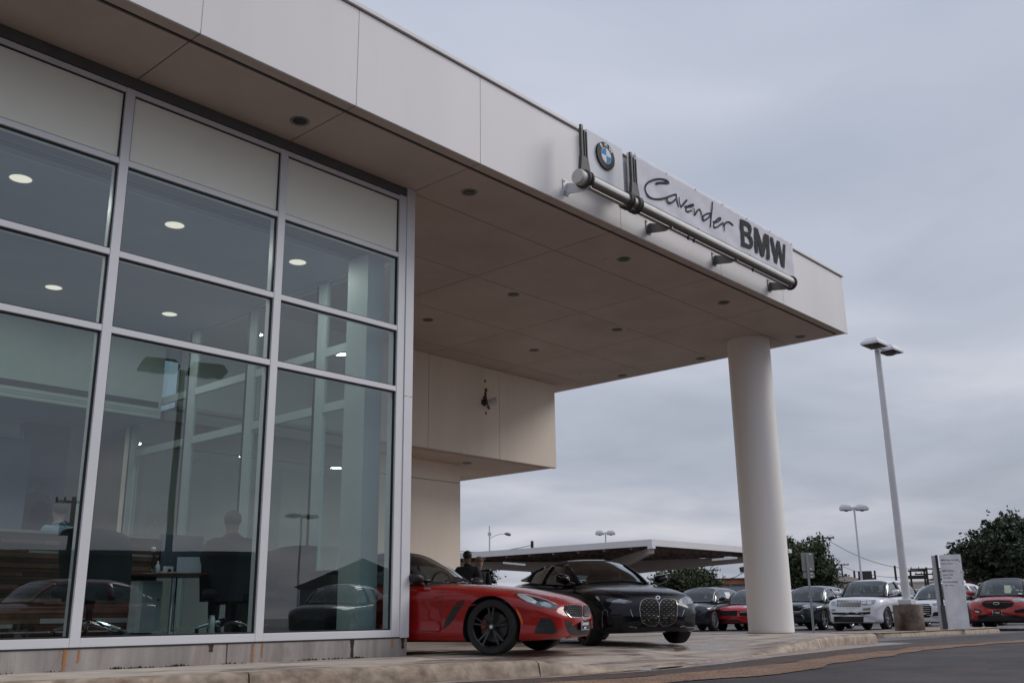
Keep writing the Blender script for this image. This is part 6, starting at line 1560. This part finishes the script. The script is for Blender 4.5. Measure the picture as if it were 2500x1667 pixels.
# framed poster of a grey car (plain print)
A_, B_ = PX(228, 1190, 1, 9.28), PX(262, 1300, 1, 9.28)
ps = thing('poster', 'wall poster with a grey car front hanging behind the reception counter', 'poster', (B_.x, 9.28, 1.5))
box('print', mat('grey_blue_print', (.12, .14, .18), .5, var=.2, vscale=3), ps, 4.42, 5.0, 9.27, 9.295, A_.z-1.1, A_.z+.1)
def pshape(P, m_): mesh('print_shape', [(4.42+.58*a, 9.267, A_.z-1.1+1.2*b) for a, b in P], [tuple(range(len(P)))], m_, ps)
pshape([(.0, .2), (.95, .1), (1, .55), (.8, .75), (.45, .8), (.0, .7)], mat('print_dark', (.03, .035, .045), .5)); pshape([(.6+.28*math.cos(t), .48+.2*math.sin(t)) for t in np.linspace(0, 6.28, 17)[:-1]], mat('print_pale', (.45, .5, .56), .5)); pshape([(.6+.2*math.cos(t), .48+.14*math.sin(t)) for t in np.linspace(0, 6.28, 17)[:-1]], mat('print_mid', (.2, .24, .3), .5))
# reception counter faced with random wood slats
ct = thing('reception_counter', 'long reception counter faced with brown wood slats of mixed tones', 'counter', (0, 3.4, FL))
CT = 1.42
M_w = [mat(f'walnut_{i}', c, .5, var=.2, vscale=6, bump=.1) for i, c in enumerate([(.16, .075, .045), (.10, .045, .028), (.24, .13, .085), (.055, .026, .018), (.13, .06, .03)])]
M_w.append(mat('pale_slat', (.42, .40, .40), .5))
rg = random.Random(11); z = FL+.02; cnt = 0
box('counter_core', M_roofd, ct, -4.9, 3.79, 3.30, 3.95, FL, CT-.03)
box('counter_top', mat('counter_top_stone', (.30, .25, .23), .4), ct, -4.95, 3.84, 3.24, 4.0, CT-.03, CT)
while z < CT-.06:
    h = rg.choice([.022, .03, .045, .055]); x = -4.9
    while x < 3.78:
        w = rg.uniform(.6, 2.2); x2 = min(3.79, x+w)
        if x2 > -3: box('wood_slat', rg.choices(M_w, [5, 5, 4, 5, 4, .8])[0], ct, max(x, -3.2), x2-.003, 3.30-rg.uniform(.006, .028), 3.299, z, z+h-.003); cnt += 1
        x = x2
    z += h
box('kick_rail', M_steel, ct, -4.9, 3.79, 3.25, 3.262, FL+.05, FL+.065)
# office chairs
M_fab = mat('charcoal_chair_fabric', (.016, .020, .026), .8, var=.1, bump=.2, bscale=80)
def office_chair(label, x, y, rz, group='dark office chairs at the round table'):
    r = thing('office_chair', label, 'chair', (x, y, FL), rz, group, 1.1)
    def curved(nm, z0, z1, w, depth, lean_, th=.07):
        V = []; n = 16; m_ = 8
        for side_ in (0, 1):
            for i in range(n+1):
                u = -1+2*i/n
                for j in range(m_+1):
                    t = j/m_; zz = z0+(z1-z0)*t; rr_ = 1-.16*max(0, t-.7)/.3*abs(u)**4; xx = -(.27+lean_*t)+depth*abs(u)**2.2*(1-.25*t)
                    V.append((xx-(th if side_ else 0)*(1-.4*abs(u)), w*u*rr_*(.88+.12*t), zz-.05*abs(u)**3*(t > .9)))
        k = (n+1)*(m_+1); Fc = []
        for i in range(n):
            for j in range(m_):
                a = i*(m_+1)+j; Fc += [(a, a+m_+1, a+m_+2, a+1), (k+a, k+a+1, k+a+m_+2, k+a+m_+1)]
        for i in range(n): a = i*(m_+1); Fc += [(a, k+a, k+a+m_+1, a+m_+1), (a+m_, a+2*m_+1, k+a+2*m_+1, k+a+m_)]
        for j in range(m_): Fc += [(j, j+1, k+j+1, k+j), (n*(m_+1)+j, k+n*(m_+1)+j, k+n*(m_+1)+j+1, n*(m_+1)+j+1)]
        return mesh(nm, V, Fc, M_fab, r, world=False, smooth=True, sharp=60)
    curved('backrest', .34, 1.0, .36, .46, .12)
    MB().box(-.28, .27, -.30, .30, .37, .47).build('seat', M_fab, r, world=False, bevel=.045)
    MB().tube([(0, 0, .12), (0, 0, .25), (0, 0, .36)], [.032, .03, .05], 14).build('gas_lift', M_black, r, world=False, smooth=True)
    MB().tube([(-.02, .0, .36), (.1, .12, .31), (.14, .2, .29)], [.02, .012, .010], 8).build('lever', M_black, r, world=False)
    for i in range(5):
        a = R_(72*i+20); c, s = math.cos(a), math.sin(a)
        MB().tube([(c*.03, s*.03, .14), (c*.17, s*.17, .115), (c*.31, s*.31, .075)], [.032, .024, .016], 8).build('star_leg', M_chrome, r, world=False, smooth=True)
        MB().lathe([(.001, -.02), (.03, -.02), (.032, 0), (.03, .02), (.001, .02)], 14, Matrix.Translation((c*.32, s*.32, .032)), 'Y').build('castor', M_black, r, world=False, smooth=True)
    return r
p1 = PX(240, 1500, 1, 2.45); p2 = PX(560, 1500, 1, 2.55); p3 = PX(648, 1500, 1, 3.6)
office_chair('dark curved office chair on chrome star base, left one at the round table', p1.x-.10, 2.45, R_(48))
office_chair('dark curved office chair holding the hunched person, right side of the round table', p2.x+.02, 2.6, R_(58))
office_chair('dark office chair partly hidden by the second mullion, behind the hunched person', p3.x+.0, 3.6, R_(200))
office_chair('dark office chair low in the right-hand bay before the pale corner column', PX(715, 1500, 1, 3.2).x, 3.3, R_(80))
# round table on chrome post
tx, ty = PX(430, 1500, 1, 2.95).x, 3.05; TZt = FL+.70
tbl = thing('round_table', 'round meeting table on a chrome post between the two dark chairs', 'table', (tx, ty, FL))
MB().lathe([(.001, TZt-.028), (.50, TZt-.028), (.515, TZt-.014), (.50, TZt), (.001, TZt)], 44, Matrix.Translation((tx, ty, 0))).build('tabletop', M_w[1], tbl, smooth=True)
MB().lathe([(.035, FL+.03), (.035, TZt-.03)], 20, Matrix.Translation((tx, ty, 0))).build('post', M_chrome, tbl, smooth=True)
MB().lathe([(.001, FL+.032), (.05, FL+.03), (.27, FL+.012), (.28, FL)], 36, Matrix.Translation((tx, ty, 0))).build('foot', M_chrome, tbl, smooth=True)
# things on the table
def at(u, v, y): return PX(u, v, 1, y)
q = at(432, 1300, 3.0)
tb_ = thing('laptop_stand', 'thin silver tablet leaning on its stand on the round table', 'tablet', (q.x+.05, 2.8, TZt))
Mx = Matrix.Translation((q.x+.07, 2.78, TZt)) @ Matrix.Rotation(R_(-28), 4, 'Z') @ Matrix.Rotation(R_(-22), 4, 'X')
MB().box(-.14, .14, 0, .012, 0, .21, Mx).build('screen', M_dark, tb_, bevel=.003); MB().box(-.14, .14, -.004, -.0005, .0, .21, Mx).build('back_shell', mat('silver_shell', (.35, .37, .40), .35, metal=.4), tb_, bevel=.002)
MB().bar(Vector((q.x+.07, 2.86, TZt+.15)), Vector((q.x+.12, 2.99, TZt+.004)), .10, .006).build('kickstand', M_steeld, tb_)
mon = thing('monitor', 'dark flat monitor standing behind the round table', 'monitor', (at(430, 1340, 3.3).x, 3.35, TZt))
mx0, mx1 = at(397, 1330, 3.2).x, at(497, 1330, 3.2).x; mz = at(400, 1304, 3.2).z
MB().box(mx0, mx1, 3.2, 3.235, mz-.42, mz).build('screen', mat('screen_grey', (.10, .12, .15), .25), mon, bevel=.005); MB().box(mx0-.006, mx1+.006, 3.236, 3.26, mz-.426, mz+.006).build('screen_back', M_black, mon)
MB().box((mx0+mx1)/2-.03, (mx0+mx1)/2+.03, 3.262, 3.29, TZt-.03, mz-.2).build('stand', M_black, mon)
bt = at(386, 1372, 2.9); b0 = thing('spray_bottle', 'small white bottle on the round table left of the tablet', 'bottle', (bt.x, 2.9, TZt))
MB().lathe([(.022, 0), (.026, .01), (.026, .08), (.012, .11), (.010, .14), (.001, .142)], 16, Matrix.Translation((bt.x, 2.9, TZt))).build('bottle_body', M_white, b0, smooth=True)
fg = at(372, 1375, 2.85); f0 = thing('desk_ornament', 'little dark wire ornament with a round head on the round table', 'ornament', (fg.x, 2.85, TZt))
MB().lathe([(.001, .30), (.025, .29), (.034, .265), (.025, .24), (.001, .23)], 16, Matrix.Translation((fg.x, 2.85, TZt))).build('round_head', M_steel, f0, smooth=True)
MB().tube([(fg.x, 2.85, TZt+.23), (fg.x+.02, 2.85, TZt+.17), (fg.x-.02, 2.85, TZt+.11), (fg.x+.03, 2.85, TZt+.05), (fg.x, 2.85, TZt+.0)], [.008, .018, .01, .02, .045], 10).build('wire_body', M_black, f0, smooth=True)
cu_ = at(412, 1385, 2.8); c0_ = thing('card_holder', 'white card block with a dark mark on the round table', 'card block', (cu_.x, 2.8, TZt))
MB().box(cu_.x-.05, cu_.x+.05, 2.78, 2.84, TZt, TZt+.075).build('card_block', M_white, c0_, bevel=.004); MB().box(cu_.x-.02, cu_.x+.02, 2.775, 2.779, TZt+.015, TZt+.045).build('mark', M_black, c0_)
kb = at(398, 1392, 3.0); k0_ = tag(box('shelf_board', M_white, None, kb.x-.12, kb.x+.20, 2.92, 3.12, TZt+.004, TZt+.022), 'thin white tray under the bottle on the round table', 'tray')
# pedestal
pdx0, pdx1 = at(333, 1480, 3.1).x, at(393, 1480, 3.1).x
pd_ = thing('pedestal', 'white drawer pedestal with round lock under the round table', 'cabinet', ((pdx0+pdx1)/2, 3.1, FL))
MB().box(pdx0+.0, pdx1, 3.1, 3.55, FL+.03, FL+.62).build('cabinet_shell', M_white, pd_, bevel=.004)
MB().box(pdx0+.06, pdx1-.006, 3.085, 3.098, FL+.05, FL+.44).build('drawer', M_iwc, pd_, bevel=.003); MB().box(pdx0+.06, pdx1-.006, 3.085, 3.098, FL+.45, FL+.60).build('drawer', M_iwc, pd_, bevel=.003)
MB().lathe([(.001, 3.075), (.012, 3.077), (.014, 3.085)], 14, Matrix.Translation((pdx1-.05, 0, FL+.40)), 'Y').build('lock', M_black, pd_)
th_ = at(517, 1520, 2.3); t0_ = thing('flask', 'steel drinking flask standing on the floor by the right-hand chair', 'flask', (th_.x, 2.3, FL))
MB().lathe([(.001, 0), (.034, .0), (.038, .02), (.038, .17), (.03, .19), (.03, .215), (.001, .22)], 22, Matrix.Translation((th_.x, 2.3, FL))).build('flask_body', M_steel, t0_, smooth=True)
bn_ = at(668, 1500, 3.4); bb = thing('waste_bin', 'dark square waste bin behind the right-hand mullion', 'bin', (bn_.x, 3.4, FL))
MB().box(bn_.x-.13, bn_.x+.13, 3.27, 3.53, FL, FL+.42).build('bin_body', M_dark, bb, bevel=.015); MB().box(bn_.x-.135, bn_.x+.135, 3.265, 3.535, FL+.42, FL+.445).build('bin_rim', M_white, bb)
# people inside
pc = PX(520, 1500, 1, 2.9)
person('dark haired person in a charcoal jumper hunched over the round table inside', (pc.x+.12, 2.72, FL), R_(66), 1.12, 'desk', J_navy, M_dark, H_blk, M_skin2)
pdn = PX(148, 1240, 1, 4.6)
person('grey haired person in a light blue shirt behind the reception counter', (pdn.x, 4.6, FL), R_(100), .93, 'stand', J_blue, M_dark, H_gry, M_skin)
# ================================================================== street side opposite the showroom (behind the photographer, mirrored in glass and paint)
M_dlamp = mat('dark_bronze_lamp', (.02, .02, .02), .6)
def big_lamp(x, y, h, rz, w, label, tilt=0):
    r = thing('parking_lamp', label, 'lamp post', (x, y, -.15), rz)
    MB().tube([(0, 0, 0), (0, 0, h)], [.11, .08], 16).build('pole', M_lampw if tilt else M_dlamp, r, world=False, smooth=True)
    for s in (-1, 1):
        mb = MB(); V = []
        for k, (sx, zz) in enumerate([(1, 0), (1.02, .06), (.8, .26), (.35, .32)]):
            for cx_, cy_ in ((-1, -1), (1, -1), (1, 1), (-1, 1)): V.append((s*w*.30+cx_*w*.24*sx, cy_*w*.20*sx, h-.05+zz))
        mb.add(V, [(0, 3, 2, 1)]+[(k*4+i, k*4+(i+1) % 4, k*4+4+(i+1) % 4, k*4+4+i) for k in range(3) for i in range(4)]+[(12, 13, 14, 15)])
        hd = mb.build('lamp_head', M_steeld if tilt else M_dlamp, r, world=False, bevel=.03)
        MB().lathe([(.001, -.12), (w*.12, -.08), (w*.16, 0)], 16, Matrix.Translation((s*w*.30, 0, h-.052))).build('lamp_bowl', M_lens, hd, world=False, smooth=True)
    return r
big_lamp(12.07, -15.5, 7.75, R_(20), 2.3, 'dark twin head lamp post across the road, mirrored in the middle showroom pane')
big_lamp(47.4, -58.1, 8.8, R_(10), 2.6, 'white twin head lamp post far across the road, mirrored in the right-hand showroom pane', 1)
# house, sheds and trees across the road
def gable(name, label, cat, x, y, w, d, h, rz, m_, wins=3):
    r = thing(name, label, cat, (x, y, -.2), R_(rz))
    MB().box(-w/2, w/2, -d/2, d/2, 0, h).build('wall', m_, r, world=False)
    MB().prism([(-w/2-.4, h), (w/2+.4, h), (0, h+w*.22)], lambda a, b: (a, -d/2-.3, b), lambda a, b: (a, d/2+.3, b)).build('roof', M_roofd, r, world=False)
    for s in (-1, 1):
        for i in range(wins): xx = w*((i+.5)/wins-.5); MB().box(xx-.55, xx+.55, s*d/2-.03, s*d/2+.03, h*.35, h*.75).build('window', M_win, r, world=False)
    return r
gable('house', 'grey gabled house across the road mirrored low in the right-hand pane', 'house', 45.5, -47.5, 8.5, 9, 2.7, 40, mat('grey_siding', (.13, .13, .16), .8))
gable('shop_building', 'dark brick shop across the road from the showroom', 'building', -14, -42, 30, 12, 5.5, 10, mat('dark_brown_brick', (.07, .045, .035), .85, var=.2), 6)
gable('shop_building', 'tan shop with shallow roof further along the road', 'building', 62, -38, 26, 12, 4.5, 40, M_tanb, 5)
for i, (x, y) in enumerate([(37, -56), (62, -60), (9, -66), (78, -44), (95, -40), (-40, -60), (26, -66)]):
    rg = random.Random(i+40); L0 = [(rg.gauss(0, 1.5), rg.gauss(0, 1.2), rg.uniform(1.6, 3.0), rg.uniform(1.1, 1.6)) for _ in range(7)]
    tree((x, y, -.2), 5, 3, 1.2, ['dark tree across the road beside the grey house', 'dark tree across the road right of the grey house', 'dark tree across the road before the brick shop', 'dark tree across the road past the grey house', 'dark tree near the tan shop', 'dark tree at the far left across the road', 'dark tree between the brick shop and the grey house'][i], M_leaf2, 4500, 60+i, L0, .24)

up_ = thing('utility_pole', 'timber utility pole with crossarm across the road, mirrored in the left-hand pane', 'utility pole', (21.9, -44.1, -.2), R_(25))
MB().tube([(0, 0, 0), (0, 0, 7.3)], [.16, .12], 10).build('shaft', M_pole, up_, world=False, smooth=True)
MB().box(-.9, .5, -.06, .06, 6.95, 7.1).build('crossarm', M_pole, up_, world=False)
for x in (-.85, -.45, .0, .4): MB().lathe([(.05, 0), (.07, .1), (.02, .2)], 8, Matrix.Translation((x, 0, 7.1))).build('insulator', M_pole, up_, world=False)
MB().lathe([(.001, 5.2), (.22, 5.2), (.24, 5.9), (.001, 6.0)], 14, Matrix.Translation((-.35, 0, 0))).build('transformer', M_pole, up_, world=False, smooth=True)

ra_ = Vector((13.08, -36.85, -.2)); rb_ = Vector((25.32, -30.94, -.2)); L_ = (rb_-ra_).length
lr = thing('shop_row', 'long low dark shop row across the road, mirrored behind the office chairs', 'building', ra_, math.atan2(rb_.y-ra_.y, rb_.x-ra_.x))
M_drk = mat('dark_shop_front', (.03, .026, .026), .8, var=.3, vscale=.5)
MB().box(0, L_, -9, 0, 0, 3.55).build('wall', M_drk, lr, world=False)
MB().box(-.3, L_+.3, -9.3, .3, 3.551, 3.75).build('roof_edge', M_roofd, lr, world=False)
for i in range(6): MB().box(L_*(i+.5)/6-1.1, L_*(i+.5)/6+1.1, -.05, .05, .9, 2.6).build('window', M_win, lr, world=False)
